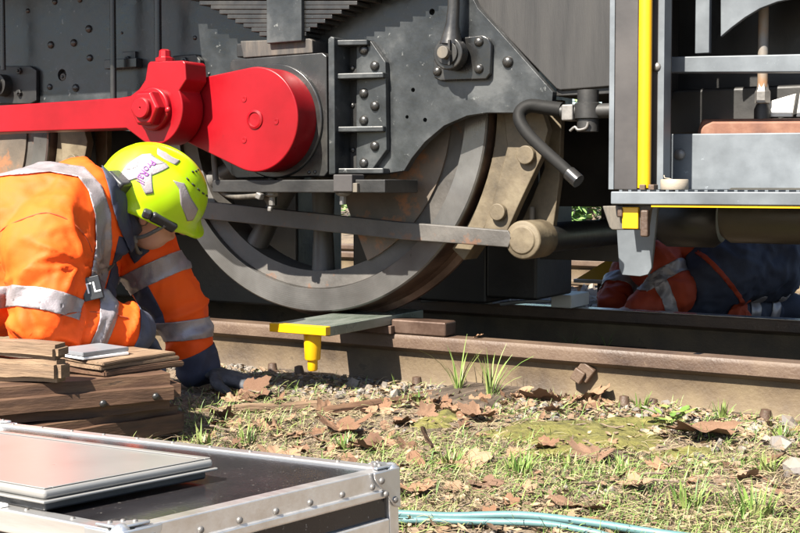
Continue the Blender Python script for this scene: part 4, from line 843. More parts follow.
# ================================================================== timber pile
def timber(name, p0, p1, w, z0, z1, mat, parent=None, bev=.008, wob=.004, sub=True):
    """worn plank or beam: front lower edge from p0 to p1, width w away from the camera"""
    p0, p1 = Vector((p0.x, p0.y, 0)), Vector((p1.x, p1.y, 0)); L = (p1-p0).length; ang = math.atan2(p1.y-p0.y, p1.x-p0.x)
    b = bmesh.new(); bmesh.ops.create_cube(b, size=1)
    for v in b.verts: v.co = Vector(((v.co.x+.5)*L, (v.co.y+.5)*w, (v.co.z+.5)*(z1-z0)))
    bmesh.ops.bevel(b, geom=b.edges[:], offset=bev, segments=2, affect='EDGES')
    if sub:
        for k in range(1, int(L/.04)): bmesh.ops.bisect_plane(b, geom=b.verts[:]+b.edges[:]+b.faces[:], plane_co=(k*L/int(L/.04), 0, 0), plane_no=(1, 0, 0))
        sd = random.random()*50
        for v in b.verts: v.co += Vector((noise.noise((v.co*9)+Vector((sd, 0, 0)))*.5, noise.noise(v.co*11+Vector((0, sd, 0))), noise.noise(v.co*12+Vector((0, 0, sd)))))*wob
    me = bpy.data.meshes.new(name); b.to_mesh(me); b.free(); me.shade_smooth(); me.set_sharp_from_angle(angle=R_(40)); me.materials.append(mat)
    o = link(name, me, None, parent, (p0.x, p0.y, z0)); o.rotation_euler = (0, 0, ang); return o
E1, S1 = G(188, 437, .002), G(75, 457, .002)
d1 = (E1-S1).normalized(); o = timber('timber_beam', E1-d1*.4, E1, .2, 0, .072, M['timber'], None, .016, .004); tag(o, 'lowest dark brown beam of the timber pile, flat on the ground', 'beam', 'timber pile beside the kneeling worker')
E2, S2_ = G(185, 410, .0735), G(0, 428, .0735); d2 = (E2-S2_).normalized()
o = timber('timber_beam', E2-d2*.52, E2, .21, .0735, .15, M['timber'], None, .024, .004); tag(o, 'upper dark brown beam with rounded end and bolt, under the boards', 'beam', 'timber pile beside the kneeling worker')
for t, zz_ in ((.08, .035), (.22, .03), (.6, .04)):
    bm_ = link('bolt', RIVET, None, o, (.52-t*.8, -.001, zz_)); bm_.scale = (.008,)*3
E3, S3 = G(59, 385.5, .1515), G(-40, 379, .1515); d3 = (E3-S3).normalized()
o = timber('timber_block', E3-d3*.42, E3, .05, .1515, .2, M['timber_pale'], None, .01, .006); tag(o, 'cracked pale wooden block on the left end of the pile', 'block', 'timber pile beside the kneeling worker')
o = timber('timber_block', E3-d3*.43, E3-d3*.006, .05, .2012, .232, M['timber_pale'], None, .008, .006); tag(o, 'thin grey brown board on top of the cracked wooden block', 'board', 'timber pile beside the kneeling worker')
def slab(name, cpx, rpx, lpx, z0, z1, mat, label, cat, grp=None, bev=.002, wob=.0018):
    c, r, l = G(*cpx, z0), G(*rpx, z0), G(*lpx, z0); u = r-c; w = l-c
    pts = [c, r, r+w, l]; b = bmesh.new(); vv = [b.verts.new((p.x, p.y, z0)) for p in pts]; f = b.faces.new(vv); e = bmesh.ops.extrude_face_region(b, geom=[f])
    for v in e['geom']:
        if isinstance(v, bmesh.types.BMVert): v.co.z = z1
    bmesh.ops.recalc_face_normals(b, faces=b.faces); bmesh.ops.bevel(b, geom=b.edges[:], offset=bev, segments=2, affect='EDGES')
    if wob:
        bmesh.ops.subdivide_edges(b, edges=[e for e in b.edges if e.calc_length() > .05], cuts=5, use_grid_fill=True)
        for v in b.verts: v.co += noise.noise_vector(v.co*14)*wob
    me = bpy.data.meshes.new(name); cc = Vector((c.x, c.y, z0)); a = math.atan2(u.y, u.x)
    for v in b.verts: v.co = Matrix.Rotation(-a, 3, 'Z') @ (v.co-cc)
    b.to_mesh(me); b.free(); me.shade_smooth(); me.set_sharp_from_angle(angle=R_(35)); me.materials.append(mat)
    o = link(name, me, None, None, cc); o.rotation_euler = (0, 0, a); tag(o, label, cat, grp); return o
gb = 'thin boards stacked on the timber pile'
slab('board', (105, 377), (185, 366), (50, 371), .1515, .1645, M['timber'], 'lowest thin brown board of the stack on the beam', 'board', gb, .003)
slab('board', (100, 370.5), (180, 359.5), (48, 364), .1655, .1745, M['timber_pale'], 'middle thin pale board of the stack on the beam', 'board', gb, .002)
slab('board', (103, 366), (176, 355), (50, 359), .1755, .183, M['timber_pale'], 'topmost thin plywood board of the stack under the grey case', 'board', gb, .002)
slab('document_tray', (83, 360), (129, 354.5), (52, 355), .1845, .190, M['white_print'], 'flat white slab under the grey case on the boards', 'tray', None, .001, 0)
slab('flat_case', (83, 357), (129, 351), (54, 352.5), .191, .2, M['slate'], 'small flat grey case lying on the thin boards', 'case', None, .0012, 0)
# ================================================================== flight case
nrm = Vector((math.tan(R_(-3)), math.tan(R_(2.5)), 1)).normalized(); hgt = .262
def onp(px, py, up=0.): r = ray(px, py); return CAM + r*((-(hgt-up))/(nrm.dot(r)))
A_, B_, C_ = onp(397, 466.5), onp(118, 531), onp(0, 421.5)
ex = (A_-C_).normalized(); ey = nrm.cross(ex).normalized(); wdt = abs((A_-B_).dot(ey)); ln = .9
fc0 = A_-ex*ln-ey*wdt                                           # near left top corner
case = thing('flight_case', 'black flight case with riveted aluminium edges and steel corners in the foreground', 'flight case', (A_.x, A_.y, 0))
MC = Matrix((( ex.x, ey.x, nrm.x, fc0.x), (ex.y, ey.y, nrm.y, fc0.y), (ex.z, ey.z, nrm.z, fc0.z), (0, 0, 0, 1)))
def cbox(name, a, b, mat, parent, bev=.002):
    vs, fs = box_vf(a, b); o = link(name, mesh(name, vs, fs, 35), mat, parent)
    if bev: md = o.modifiers.new('bevel', 'BEVEL'); md.width = bev; md.segments = 3; md.harden_normals = True
    o.matrix_parent_inverse = Matrix.Translation(-case.location); o.matrix_basis = MC; return o
cb = cbox('case_body', (.004, .004, -.2), (ln-.004, wdt-.004, -.0035), M['laminate'], case, 0)
def cpart(name, a, b, mat, bev=.002): return cbox(name, a, b, mat, case, bev)
ed = .021
frm = [cpart('edge_profile', (.02, 0, -ed-.005), (ln-.02, ed, 0), M['alu']), cpart('edge_profile', (.02, wdt-ed, -ed), (ln-.02, wdt, 0), M['alu']),
       cpart('edge_profile', (ln-ed, .02, -.034), (ln, wdt-.02, 0), M['alu']), cpart('edge_profile', (0, .02, -.03), (ed, wdt-.02, 0), M['alu'])]
cpart('side_profile', (ln-.012, .02, -.036), (ln+.003, wdt-.02, -.024), M['alu'], .003)
cpart('lower_profile', (ln-.01, .03, -.1), (ln+.004, wdt-.022, -.062), M['alu'], .002); cpart('lower_profile', (ln-.01, .03, -.115), (ln+.006, wdt-.022, -.104), M['alu'], .002)
cpart('corner_profile', (ln-.018, wdt-.018, -.24), (ln+.001, wdt+.001, -.02), M['alu']); cpart('corner_profile', (ln-.018, -.001, -.24), (ln+.001, .018, -.02), M['alu'])
def crivet(x, y, z, ax, s=.0042):
    o = link('rivet', RIVET_S, None, case); rot = {'x': Matrix.Rotation(R_(90), 4, 'Z'), 'y': Matrix(), 'z': Matrix.Rotation(R_(-90), 4, 'X')}[ax]
    o.matrix_parent_inverse = Matrix.Translation(-case.location); o.matrix_basis = MC @ Matrix.Translation((x, y, z)) @ rot @ Matrix.Scale(s, 4)
for k in range(7): crivet(ln, .05+k*(wdt-.1)/6, -.0185, 'x')
for k in range(10):
    crivet(.06+k*.083, ed*.55, 0, 'z', .003); crivet(.06+k*.083, wdt-ed*.5, 0, 'z', .003)
# corner pieces: rounded three-lobed steel caps
def corner(x, y, sx, sy):
    vs, fs = [], []
    def shell(o, u, v, n, R1, R2):
        k0 = len(vs); m = 14; pts = [(0, 0)]+[(R1*math.cos(R_(90*i/m))*(1+.12*math.cos(R_(360*i/m*1.0))), R1*math.sin(R_(90*i/m))*(1+.12*math.cos(R_(360*i/m)))) for i in range(m+1)]
        for h_ in (0, .0035):
            for a, b in pts: vs.append(o+u*a+v*b+n*(h_ if a or b else h_))
        q = len(pts); fs.append([k0+i for i in range(q)][::-1]); fs.append([k0+q+i for i in range(q)])
        for i in range(q): fs.append([k0+i, k0+(i+1) % q, k0+q+(i+1) % q, k0+q+i])
    X, Y_, Z = Vector((-sx, 0, 0)), Vector((0, -sy, 0)), Vector((0, 0, -1)); o = Vector((x, y, 0))
    shell(o+Vector((0, 0, .001)), X, Y_, -Z, .036, 0); shell(o-X*.002, Y_, Z, -X, .046, 0); shell(o-Y_*.002, X, Z, -Y_, .046, 0)
    ob = link('corner_cap', mesh('corner_cap', vs, fs, 35), M['ball'], case); ob.matrix_parent_inverse = Matrix.Translation(-case.location); ob.matrix_basis = MC
    md = ob.modifiers.new('bevel', 'BEVEL'); md.width = .002; md.segments = 3
    bl = link('ball', mesh('ball', *lathe_vf([(.011*math.sin(R_(a)), .011*math.cos(R_(a))) for a in (2, 25, 50, 75, 90, 120, 150, 178)], 16, (x+X.x*.006, y+Y_.y*.006, -.0045), axis='Z'), 60), M['ball'], case); bl.matrix_parent_inverse = Matrix.Translation(-case.location); bl.matrix_basis = MC
    for a, b in ((.026, .008), (.008, .026), (.02, .02)):
        crivet(x+X.x*a, y+Y_.y*b, .0045, 'z', .003)
    for a, b in ((.012, .04), (.03, .03), (.038, .012)):
        if sx > 0: crivet(x+.0055, y+Y_.y*a, -b, 'x', .0045)
corner(ln, wdt, 1, 1); corner(ln, 0, 1, -1); corner(0, wdt, -1, 1); corner(0, 0, -1, -1)
# grey lid lying on the case
lid = thing('metal_lid', 'shallow grey metal lid with clasp lying on the black flight case', 'lid', tuple(onp(100, 470)))
a_, b_, c_ = onp(214, 458, .026), onp(68, 494, .026), onp(0, 431, .026)
lx = (a_-c_).normalized(); ly = nrm.cross(lx).normalized(); lw = abs((a_-b_).dot(ly)); ll = .6; l0 = a_-lx*ll-ly*lw-nrm*.026
ML = Matrix(((lx.x, ly.x, nrm.x, l0.x), (lx.y, ly.y, nrm.y, l0.y), (lx.z, ly.z, nrm.z, l0.z), (0, 0, 0, 1)))
def lbox(name, a, b, mat, bev, seg=4):
    o = link(name, mesh(name, *box_vf(a, b), 35), mat, lid); o.matrix_parent_inverse = Matrix.Translation(-lid.location); o.matrix_basis = ML
    md = o.modifiers.new('bevel', 'BEVEL'); md.width = bev; md.segments = seg; md.harden_normals = True; return o
lbox('lid_base', (.006, .006, .0005), (ll-.008, lw-.006, .011), M['black_plastic'], .003)
lbox('lid_lip', (-.003, -.003, .0112), (ll+.004, lw+.003, .0142), M['tray'], .0013)
top = lbox('lid_top', (0, 0, .0144), (ll, lw, .0255), M['tray'], .005)
for nm, a, b in (('lid_rim', (.003, .003, .0256), (ll-.003, .013, .0272)), ('lid_rim', (.003, lw-.013, .0256), (ll-.003, lw-.003, .0272)), ('lid_rim', (ll-.013, .0132, .0256), (ll-.003, lw-.0132, .0272))): lbox(nm, a, b, M['tray'], .0008, 2)
xc = (onp(25, 497)-l0).dot(lx)
for k in (-.006, .004): lbox('clasp', (xc+k-.002, -.008, .003), (xc+k+.003, -.0005, .014), M['alu'], .001, 2)
lbox('rubber_foot', (xc+.02, -.01, .0005), (xc+.036, .0, .004), M['white_print'], .001, 2)
# ================================================================== teal hoses in front
def on_ground(pts, r, lift=.0): return [Vector((p.x, p.y, gz(p.x, p.y)+r+lift)) for p in (G(*q, r+lift) for q in pts)]
o = tube('garden_hose', on_ground([(330, 515), (400, 517.5), (450, 519), (520, 521.5), (590, 525.5), (650, 531), (760, 545), (900, 570)], .0065, .012), .0065, M['teal'], None, 12, 6); tag(o, 'upper teal hose lying on the dry grass, running out to the right', 'hose', 'teal hoses on the ground')
o = tube('garden_hose', on_ground([(330, 522), (420, 523), (480, 525.5), (540, 529), (590, 533), (640, 541), (760, 556)], .0055, .008), .0055, M['teal'], None, 12, 6); tag(o, 'lower teal hose closest to the bottom edge, beside the flight case', 'hose', 'teal hoses on the ground')
# ================================================================== ground cover
def blades(n, pos, hgt_, wid, lean, flat=.0):
    vs, fs = [], []
    for _ in range(n):
        r = pos()
        if r is None: continue
        x, y, s = r; z = gz(x, y)-.003; h = random.uniform(*hgt_)*s; w = random.uniform(*wid); a = random.uniform(0, 6.283); b = random.uniform(*lean)
        dx, dy = math.cos(a), math.sin(a); tx, ty = -dy*w/2, dx*w/2; k = len(vs)
        for t, q in ((0, 1), (.4, .95), (.75, .6), (1, .08)):
            out_ = h*t*math.sin(b*(.35+.75*t)); up_ = h*t*math.cos(b*(.35+.75*t))
            if up_ < .002: up_ = .002+.003*random.random()
            vs += [(x+dx*out_-tx*q, y+dy*out_-ty*q, z+up_), (x+dx*out_+tx*q, y+dy*out_+ty*q, z+up_+.0006)]
        for i in range(3): fs.append([k+2*i, k+2*i+1, k+2*i+3, k+2*i+2])
    return vs, fs
case_c = [(MC @ Vector(v)).to_2d() for v in ((0, 0, 0), (ln, 0, 0), (ln, wdt, 0), (0, wdt, 0))]
def in_case(x, y):
    q = MC.inverted() @ Vector((x, y, .2)); return -.005 < q.x < ln+.005 and -.005 < q.y < wdt+.005
def vis_pos(y0=1.55, y1=2.86):
    """a ground point inside or near the picture"""
    while True:
        px, py = random.uniform(-60, 860), random.uniform(372, 560); p = G(px, py, 0)
        if y0 < p.y < y1 and not in_case(p.x, p.y): return p.x, p.y
MOSS = ((575, 432, 95, 14), (640, 424, 60, 8), (610, 444, 60, 7), (450, 417, 26, 5), (520, 436, 34, 7), (430, 425, 22, 5), (560, 452, 45, 6), (690, 452, 40, 6))
MQ = [(G(a, b), G(a+c, b), G(a, b-d)) for a, b, c, d in MOSS]
def in_moss(x, y):
    for c, e, f_ in MQ:
        u, v = e-c, f_-c; det = u.x*v.y-u.y*v.x; dx, dy = x-c.x, y-c.y; a = (dx*v.y-dy*v.x)/det; b = (u.x*dy-u.y*dx)/det
        if a*a+b*b < 1: return True
    return False
def dens(x, y, sc, seed): return noise.noise((x*sc+seed, y*sc, seed))
def p_straw():
    x, y = vis_pos()
    if in_moss(x, y) and random.random() < .62: return None
    if dens(x, y, 2.2, 4) < -.15+random.uniform(-.3, .2): return None
    if y > 2.5 and random.random() < .55: return None
    return x, y, 1
sv = blades(26000, p_straw, (.015, .06), (.0007, .0021), (1.0, 1.62))
o = link('dry_grass', mesh('dry_grass', *sv, None, False), M['straw']); tag(o, 'matted dry straw coloured grass on the ground', 'grass', kind='stuff')
def p_green():
    x, y = vis_pos()
    if in_moss(x, y) and random.random() < .55: return None
    if dens(x, y, 3.1, 11) < -.02+random.uniform(-.3, .2): return None
    return x, y, 1
gvf = blades(20000, p_green, (.012, .045), (.001, .0024), (.3, 1.35))
o = link('green_grass', mesh('green_grass', *gvf, None, False), M['grass']); tag(o, 'short fresh green grass growing through the dry grass', 'grass', kind='stuff')
# tufts one can pick out
def tuft(px, py, hpx, n, spread, label, wide=(.003, .0065), z=0., lean=(.05, .75)):
    n = int(n*1.4); hpx *= 1.15
    p = G(px, py, z); d = (p-CAM).dot(F_); h = hpx*d/FPX; vs, fs = [], []
    for _ in range(n):
        a = random.uniform(0, 6.283); b = random.uniform(*lean); hh = h*random.uniform(.6, 1.05); w = random.uniform(*wide); dx, dy = math.cos(a), math.sin(a); bx, by = p.x+dx*spread*.55*random.random(), p.y+dy*spread*.55*random.random(); k = len(vs); z0 = (gz(bx, by) if z == 0 else z)-.004
        tx, ty = -dy*w/2, dx*w/2
        for i in range(6):
            t = i/5; q = max(.06, (1-t**2.2)*(.6+.4*min(1, t*4))); o_ = hh*t*math.sin(b*(.25+.8*t)); u_ = hh*t*math.cos(b*(.25+.8*t))
            vs += [(bx+dx*o_-tx*q, by+dy*o_-ty*q, z0+u_), (bx+dx*o_+tx*q, by+dy*o_+ty*q, z0+u_+w*.15)]
        for i in range(5): fs.append([k+2*i, k+2*i+1, k+2*i+3, k+2*i+2])
    o = link('grass_tuft', mesh('grass_tuft', [(x-p.x, y-p.y, v-0) for x, y, v in vs], fs, None, False), M['grass'], None, (p.x, p.y, 0)); o.data.shade_smooth()
    return tag(o, label, 'grass', 'grass tufts beside the rail')
for a in ((459, 394, 54, 13, .02, 'tall narrow grass tuft against the rail, left of the pair'), (490, 400, 52, 15, .03, 'tall grass tuft against the rail, right of the pair, leaning right'),
          (205, 446, 26, 14, .05, 'loose grass tuft just behind the left rear edge of the flight case'), (246, 444, 22, 16, .05, 'low grass tuft beyond the middle of the flight case rear edge'),
          (420, 405, 16, 14, .04, 'small bright grass tuft near the screw head under the wheel'), (640, 412, 20, 10, .03, 'small grass tuft at the rail foot left of the leafy weed'),
          (722, 420, 22, 16, .03, 'bright green grass tuft at the rail foot near the right edge'), (752, 520, 38, 40, .09, 'broad grass tuft near the lower right corner'),
          (690, 512, 30, 26, .08, 'grass tuft left of the lower right corner tuft'), (520, 480, 24, 30, .06, 'green grass patch in the middle of the foreground'),
          (452, 466, 22, 24, .05, 'green grass tuft beside the curled standing leaf'), (345, 448, 20, 20, .05, 'short grass tuft right behind the big flat leaf'),
          (782, 440, 22, 20, .04, 'pale grass tuft at the right edge among the stones'), (570, 470, 18, 18, .05, 'short grass tuft left of the mossy patch'), (622, 470, 18, 20, .06, 'low grass tuft below the mossy patch'), (768, 470, 20, 22, .06, 'short grass tuft near the right edge above the broad corner tuft')):
    tuft(*a)
tuft(571, 347, 18, 5, .02, 'few grass blades growing behind the near rail in the shade', (.002, .004), .005, (.1, .9))
tuft(606, 349, 26, 5, .02, 'thin pale grass blades leaning behind the near rail', (.002, .004), .005, (.3, .9))
# leafy weed
p = G(672, 428); wv_, wf = [], []
for k in range(16):
    a = k*2.4; r = .012+.0035*k; c = p+Vector((math.cos(a)*r, math.sin(a)*r, .012+.028*random.random())); s = random.uniform(.012, .02); u = Vector((math.cos(a), math.sin(a), random.uniform(-.1, .6))).normalized(); v = u.cross(Vector((0, 0, 1))).normalized(); n_ = u.cross(v); k0 = len(wv_)
    for t, q, hh in ((-1, .15, 0), (-.4, .7, -.12), (.3, .75, -.1), (1, .08, .1)): wv_ += [c+u*s*t-v*s*q*.8-n_*s*.2, c+u*s*t+n_*s*hh, c+u*s*t+v*s*q*.8-n_*s*.2]
    for i in range(3):
        for j in range(2): wf.append([k0+3*i+j, k0+3*i+j+1, k0+3*i+j+4, k0+3*i+j+3])
weed = thing('weed_plant', 'small bright green broad leaved weed at the edge of the moss', 'plant', tuple(p))
o = link('foliage', mesh('foliage', wv_, wf, None, False), M['grass'], weed); o.data.shade_smooth()
tube('stem', [Vector((p.x, p.y, gz(p.x, p.y)-.01)), p+Vector((0, 0, .02))], .003, M['grass'], weed, 6)
# moss cushions
mv, mf = [], []
for px, py, rx, ry in MOSS:
    c = G(px, py); e = G(px+rx, py); f_ = G(px, py-ry); b0 = len(mv); n1, n2 = 40, 9
    for j in range(n2+1):
        for i in range(n1):
            t = j/n2; a = 2*math.pi*i/n1; rr = t*(1+.35*noise.noise((math.cos(a)*1.6+px, math.sin(a)*1.6, py))); q = c+(e-c)*rr*math.cos(a)+(f_-c)*rr*math.sin(a)
            mv.append((q.x, q.y, gz(q.x, q.y)+.016*(1-t**2)-.003+.007*noise.noise((q.x*45, q.y*45, 1))+.003*noise.noise((q.x*130, q.y*130, 2))))
    for j in range(n2):
        for i in range(n1): mf.append([b0+j*n1+i, b0+j*n1+(i+1) % n1, b0+(j+1)*n1+(i+1) % n1, b0+(j+1)*n1+i])
o = link('moss', mesh('moss', mv, mf, None, False), M['moss']); o.data.shade_smooth(); tag(o, 'olive yellow moss spreading over the soil', 'moss', kind='stuff')
# stones
def stone_vf(c, s, vs, fs):
    k = len(vs); q = Quaternion((random.random()-.5, random.random()-.5, random.random()-.5, random.random()-.5)).normalized(); sc_ = Vector((random.uniform(.7, 1.3), random.uniform(.7, 1.2), random.uniform(.5, .9)))
    for p_ in ICO[0]: vs.append(c+(q @ Vector((p_.x*sc_.x, p_.y*sc_.y, p_.z*sc_.z))*s*random.uniform(.8, 1.15)))
    for f in ICO[1]: fs.append([k+i for i in f])
b = bmesh.new(); bmesh.ops.create_icosphere(b, subdivisions=1, radius=1); ICO = ([v.co.copy() for v in b.verts], [[v.index for v in f.verts] for f in b.faces]); b.free()
vs, fs = [], []
for _ in range(4200):
    t = random.random()
    if t < .5: x, y, s = random.uniform(-2.9, 1.3), 2.86-abs(random.gauss(0, .13)), random.uniform(.004, .013)
    elif t < .72: x, y, s = random.uniform(-.3, 1.2), random.uniform(2.3, 2.86), random.uniform(.004, .014)
    elif t < .86: x, y = vis_pos(); s = random.uniform(.003, .007)
    else: x, y, s = random.uniform(-3, 1.5), random.uniform(2.95, 3.5), random.uniform(.006, .015)
    if in_case(x, y): continue
    stone_vf(Vector((x, y, gz(x, y)+s*.25)), s, vs, fs)
o = link('gravel', mesh('gravel', vs, fs, 25, False), M['stone']); tag(o, 'grey and tan gravel along the rail foot', 'gravel', kind='stuff')
vs, fs = [], []
for _ in range(9000):
    x, y = random.uniform(-12, -1), random.uniform(5.5, 9.5); s = random.uniform(.02, .045); stone_vf(Vector((x, y, gz(x, y)+s*.5)), s, vs, fs)
o = link('ballast', mesh('ballast', vs, fs, 25, False), M['stone']); tag(o, 'pale sunlit ballast of the second track', 'gravel', kind='stuff')
for px, py, s in ((385, 388, .02), (366, 391, .017), (352, 388, .024), (330, 392, .016), (300, 392, .018), (278, 390, .016), (318, 386, .014), (395, 397, .022), (790, 428, .03), (780, 452, .026), (795, 475, .03), (768, 446, .018), (742, 452, .014), (735, 462, .012), (652, 416, .02), (640, 420, .018), (666, 410, .018), (700, 456, .016), (720, 446, .013), (755, 431, .017), (625, 412, .016), (405, 390, .015), (340, 397, .015)):
    p = G(px, py, 0); vs, fs = [], []; stone_vf(Vector((0, 0, s*.3)), s, vs, fs)
    o = link('stone', mesh('stone', vs, fs, 25, False), M['stone'], None, (p.x, p.y, gz(p.x, p.y))); tag(o, 'angular grey brown ballast stone near the foot of the near rail', 'stone', 'loose ballast stones in front of the rail')
# fallen leaves
def leaf_mesh(seed, lobed=True):
    rnd = random.Random(seed); vs, fs = [], []; n = 40; out_ = []
    for i in range(n):
        a = 2*math.pi*i/n
        if lobed: r = .58+.34*abs(math.cos(2.5*(a-math.pi/2)))**1.4+.05*rnd.uniform(-1, 1)+(.06 if i % 2 else -.04); r *= 1-.45*max(0, math.cos(a+math.pi/2))**6
        else: r = .55+.42*abs(math.sin(a))**1.6+.03*rnd.uniform(-1, 1)
        x, y = r*math.cos(a)*(1 if lobed else .75), r*math.sin(a); out_.append((x, y))
    cx_, cy_, tw = rnd.uniform(.05, .7), rnd.uniform(-.4, .5), rnd.uniform(-.45, .45)
    def z(x, y): return cx_*x*x*.7+cy_*y*y*.7+tw*x*y+.13*noise.noise((x*3+seed, y*3, 0))-.05*(abs(x) < .04)
    for t in (.35, .7, 1):
        for x, y in out_: vs.append((x*t, y*t, z(x*t, y*t)))
    c = len(vs); vs.append((0, 0, 0))
    for i in range(n): fs.append([c, i, (i+1) % n])
    for j in range(2):
        for i in range(n): fs.append([j*n+i, (j+1)*n+i, (j+1)*n+(i+1) % n, j*n+(i+1) % n])
    k = len(vs)                                                       # stalk
    for t in (0, .5, 1):
        y = -.45-.55*t; zz_ = z(0, -.45)+.06*t; vs += [(-.018, y, zz_), (.018, y, zz_), (0, y, zz_+.03)]
    for i in range(2):
        for j in range(3): fs.append([k+3*i+j, k+3*i+(j+1) % 3, k+3*i+3+(j+1) % 3, k+3*i+3+j])
    me = mesh('fallen_leaf', vs, fs, None, False); me.shade_smooth(); me.materials.append(M['leaf']); return me
LM = [leaf_mesh(s, s % 3 != 0) for s in range(9)]
def leaf(x, y, s, tilt, label, k=None, z=None, grp='fallen leaves by the rail', spin=None):
    o = link('fallen_leaf', LM[random.randrange(9) if k is None else k], None, None, (x, y, (gz(x, y)+.006+s*.12 if z is None else z))); o.scale = (s, s, s)
    o.rotation_euler = (random.uniform(-tilt, tilt), random.uniform(-tilt, tilt), random.uniform(0, 6.28) if spin is None else spin); tag(o, label, 'leaf', grp); return o
for px, py, w, k, t, lb in ((341, 434, 50, 1, .25, 'big flat reddish brown leaf between the flight case and the rail'), (702, 440, 66, 4, .12, 'large tan lobed leaf among the stones on the right'), (432, 452, 34, 0, 1.1, 'curled tan leaf standing upright behind the case corner'), (416, 466, 24, 3, .9, 'small orange brown leaf curled beside the case corner'),
                            (484, 496, 34, 7, .3, 'pale brown leaf lying near the teal hoses'), (633, 498, 32, 2, .3, 'pinkish tan leaf in the lower right foreground'), (768, 466, 34, 3, .4, 'curled orange brown leaf near the right edge'), (546, 450, 30, 5, .4, 'pale brown leaf on the moss left of the middle'), (592, 461, 44, 8, .25, 'wide light tan leaf below the moss'), (576, 517, 46, 6, .2, 'long pale leaf beside the teal hose at the bottom'),
                            (280, 458, 40, 2, .3, 'brown leaf right behind the case rear edge'), (372, 452, 40, 5, .3, 'pale leaf below the big flat leaf'), (463, 466, 48, 7, .2, 'long brown leaf left of the green grass patch'), (478, 422, 36, 1, .4, 'reddish brown leaf near the yellow moss'), (782, 408, 44, 4, .3, 'large brown leaf at the right edge against the rail'), (540, 405, 40, 4, .6, 'crumpled pale brown leaf piled against the rail'), (515, 398, 38, 7, .8, 'crumpled standing brown leaf at the rail foot right of the tall grass'), (590, 402, 38, 1, .6, 'crumpled brown leaf against the rail below the square bolt'), (412, 497, 40, 2, .3, 'brown leaf touching the right corner of the flight case'), (660, 470, 28, 8, .3, 'small tan leaf in the middle of the right grass'), (745, 486, 30, 5, .3, 'thin pale leaf above the broad corner tuft'), (250, 400, 40, 4, .7, 'dark reddish leaf beside the glove of the kneeling worker')):
    p = G(px, py); d = (p-CAM).dot(F_); leaf(p.x, p.y, w*d/FPX/1.5, t, lb, k)
LB = ('dry brown leaf in the drift of leaves along the foot of the near rail', 'dry brown leaf in the litter between the kneeling worker and the tall grass', 'small dry leaf lying on the grass in the foreground')
LGR = ('leaves drifted along the rail foot', 'leaves in the litter before the worker', 'leaves on the foreground grass')
for i in range(310):
    r = random.random()
    if r < .52: px, py = random.uniform(425, 820), random.gauss(404, 6); s = random.uniform(.014, .032); t = .8; kk = 0
    elif r < .74: px, py = random.uniform(205, 420), random.uniform(396, 452); s = random.uniform(.016, .034); t = .6; kk = 1
    else: px, py = random.uniform(330, 820), random.uniform(420, 535); s = random.uniform(.01, .026); t = .5; kk = 2
    p = G(px, max(py, 390)); 
    if in_case(p.x, p.y) or p.y > 2.85: continue
    leaf(p.x, p.y, s, t, LB[kk], None, None, LGR[kk])
for i in range(40):
    x, y = random.uniform(-2.2, 1.2), random.uniform(2.98, 3.7); leaf(x, y, random.uniform(.018, .035), .7, 'dark leaf lying in the shade between the two rails', None, gz(x, y)+.02, 'leaves between the rails')
p = G(478, 338, Z_RAIL); leaf(p.x, p.y, .017, .5, 'single pale dry leaf lying on top of the near rail', 4, Z_RAIL+.006, None)
vs, fs = [], []
for _ in range(6500):
    x, y = vis_pos(); s = random.uniform(.003, .011)
    if random.random() < .45: y = min(2.85, max(y, 2.86-abs(random.gauss(0, .22))))
    if in_case(x, y) or (in_moss(x, y) and random.random() < .6): continue
    a = random.random()*6.28; tl = random.uniform(-.6, .6); k = len(vs); z = gz(x, y)+.004+.01*random.random()
    for i in range(5):
        b_ = a+i*1.2566; r = s*random.uniform(.5, 1.3); vs.append((x+r*math.cos(b_), y+r*math.sin(b_)*.7, z+r*math.sin(b_-a)*tl))
    vs.append((x, y, z-.2*s)); fs += [[k+i, k+(i+1) % 5, k+5] for i in range(5)]
o = link('leaf_litter', mesh('leaf_litter', vs, fs, None, False), M['leafbit']); tag(o, 'small brown fragments of dry leaves and bark', 'litter', kind='stuff')
for i in range(26):
    px, py = random.uniform(210, 800), random.uniform(398, 528); p = G(px, py)
    if in_case(p.x, p.y) or p.y > 2.84: continue
    a = random.uniform(0, 3.14); L_ = random.uniform(.03, .09); d_ = Vector((math.cos(a), math.sin(a), 0)); pts = [p+d_*L_*(t-.5)+Vector((random.uniform(-.006, .006), random.uniform(-.006, .006), gz(p.x, p.y)+.012+random.uniform(0, .008))) for t in (0, .35, .7, 1)]
    o = tube('twig', pts, [.0024, .0022, .0018, .001], M['bark'], None, 6); tag(o, 'thin dry twig lying on the grass before the rail', 'twig', 'twigs on the ground')
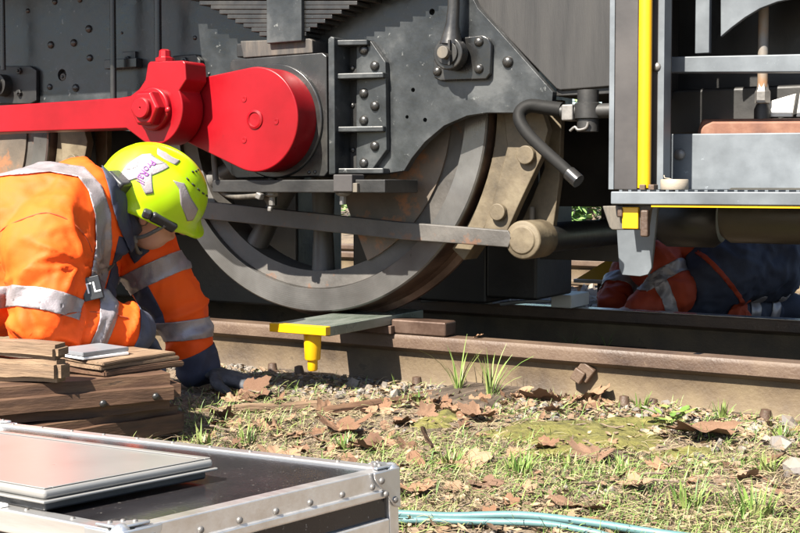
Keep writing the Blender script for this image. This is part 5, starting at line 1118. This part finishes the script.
# strips of old wood lying in the litter
p0, p1 = G(196, 417), G(322, 409); o = timber('wood_strip', p0, p1, .045, -.004, .016, M['timber_pale'], None, .006, .006); tag(o, 'flat weathered strip of wood near the glove of the kneeling worker', 'wood strip')
p0, p1 = G(332, 416), G(452, 396); o = timber('wood_strip', p0, p1, .06, -.006, .012, M['timber'], None, .006, .006); tag(o, 'dark plank half sunk in the grass below the scale', 'wood strip')
# ================================================================== beyond the tracks
def shrub(x, y, h, r, n, label):
    rnd = random.Random(int(x*100)+int(y*10)); zb = gz(x, y); root = thing('shrub', label, 'shrub', (x, y, zb), 'shrubs beyond the second track'); vs, fs = [], []
    for _ in range(n):
        a = rnd.uniform(0, 6.283); q = rnd.random()**.5; hh = rnd.random(); rr = r*q*(.55+.6*math.sin(math.pi*min(1, hh*.9+.1)))*(1+.4*noise.noise((math.cos(a)*2+x, math.sin(a)*2, hh*3)))
        c = Vector((x+rr*math.cos(a), y+rr*math.sin(a), zb+h*(.04+hh*.96))); s = rnd.uniform(.03, .07); u = Vector((rnd.uniform(-1, 1), rnd.uniform(-1, 1), rnd.uniform(-.5, .5))).normalized(); v = u.cross(Vector((rnd.uniform(-.5, .5), rnd.uniform(-.5, .5), 1))).normalized(); k = len(vs)
        vs += [c-u*s, c+v*s*.5, c+u*s, c-v*s*.5]; fs.append([k, k+1, k+2, k+3])
    link('foliage', mesh('foliage', vs, fs, None, False), M['shrub'], root)
    tube('stem', [Vector((x, y, zb-.05)), Vector((x+.05, y, zb+h*.4)), Vector((x-.04, y+.03, zb+h*.75))], [.05, .035, .012], M['bark'], root, 8)
q = W(588, 215, 9.2); shrub(q.x, q.y, .95, .5, 1800, 'low sunlit bush seen through the gap behind the brake shaft')
rn = random.Random(3)
for i in range(14):
    x = -13+i*1.35+rn.uniform(-.3, .3); y = 13.5+rn.uniform(-1, 1.5)
    shrub(x, y, rn.uniform(1.8, 3.2), rn.uniform(1., 1.5), 2600, 'green leafy shrub on the bank beyond the second track')
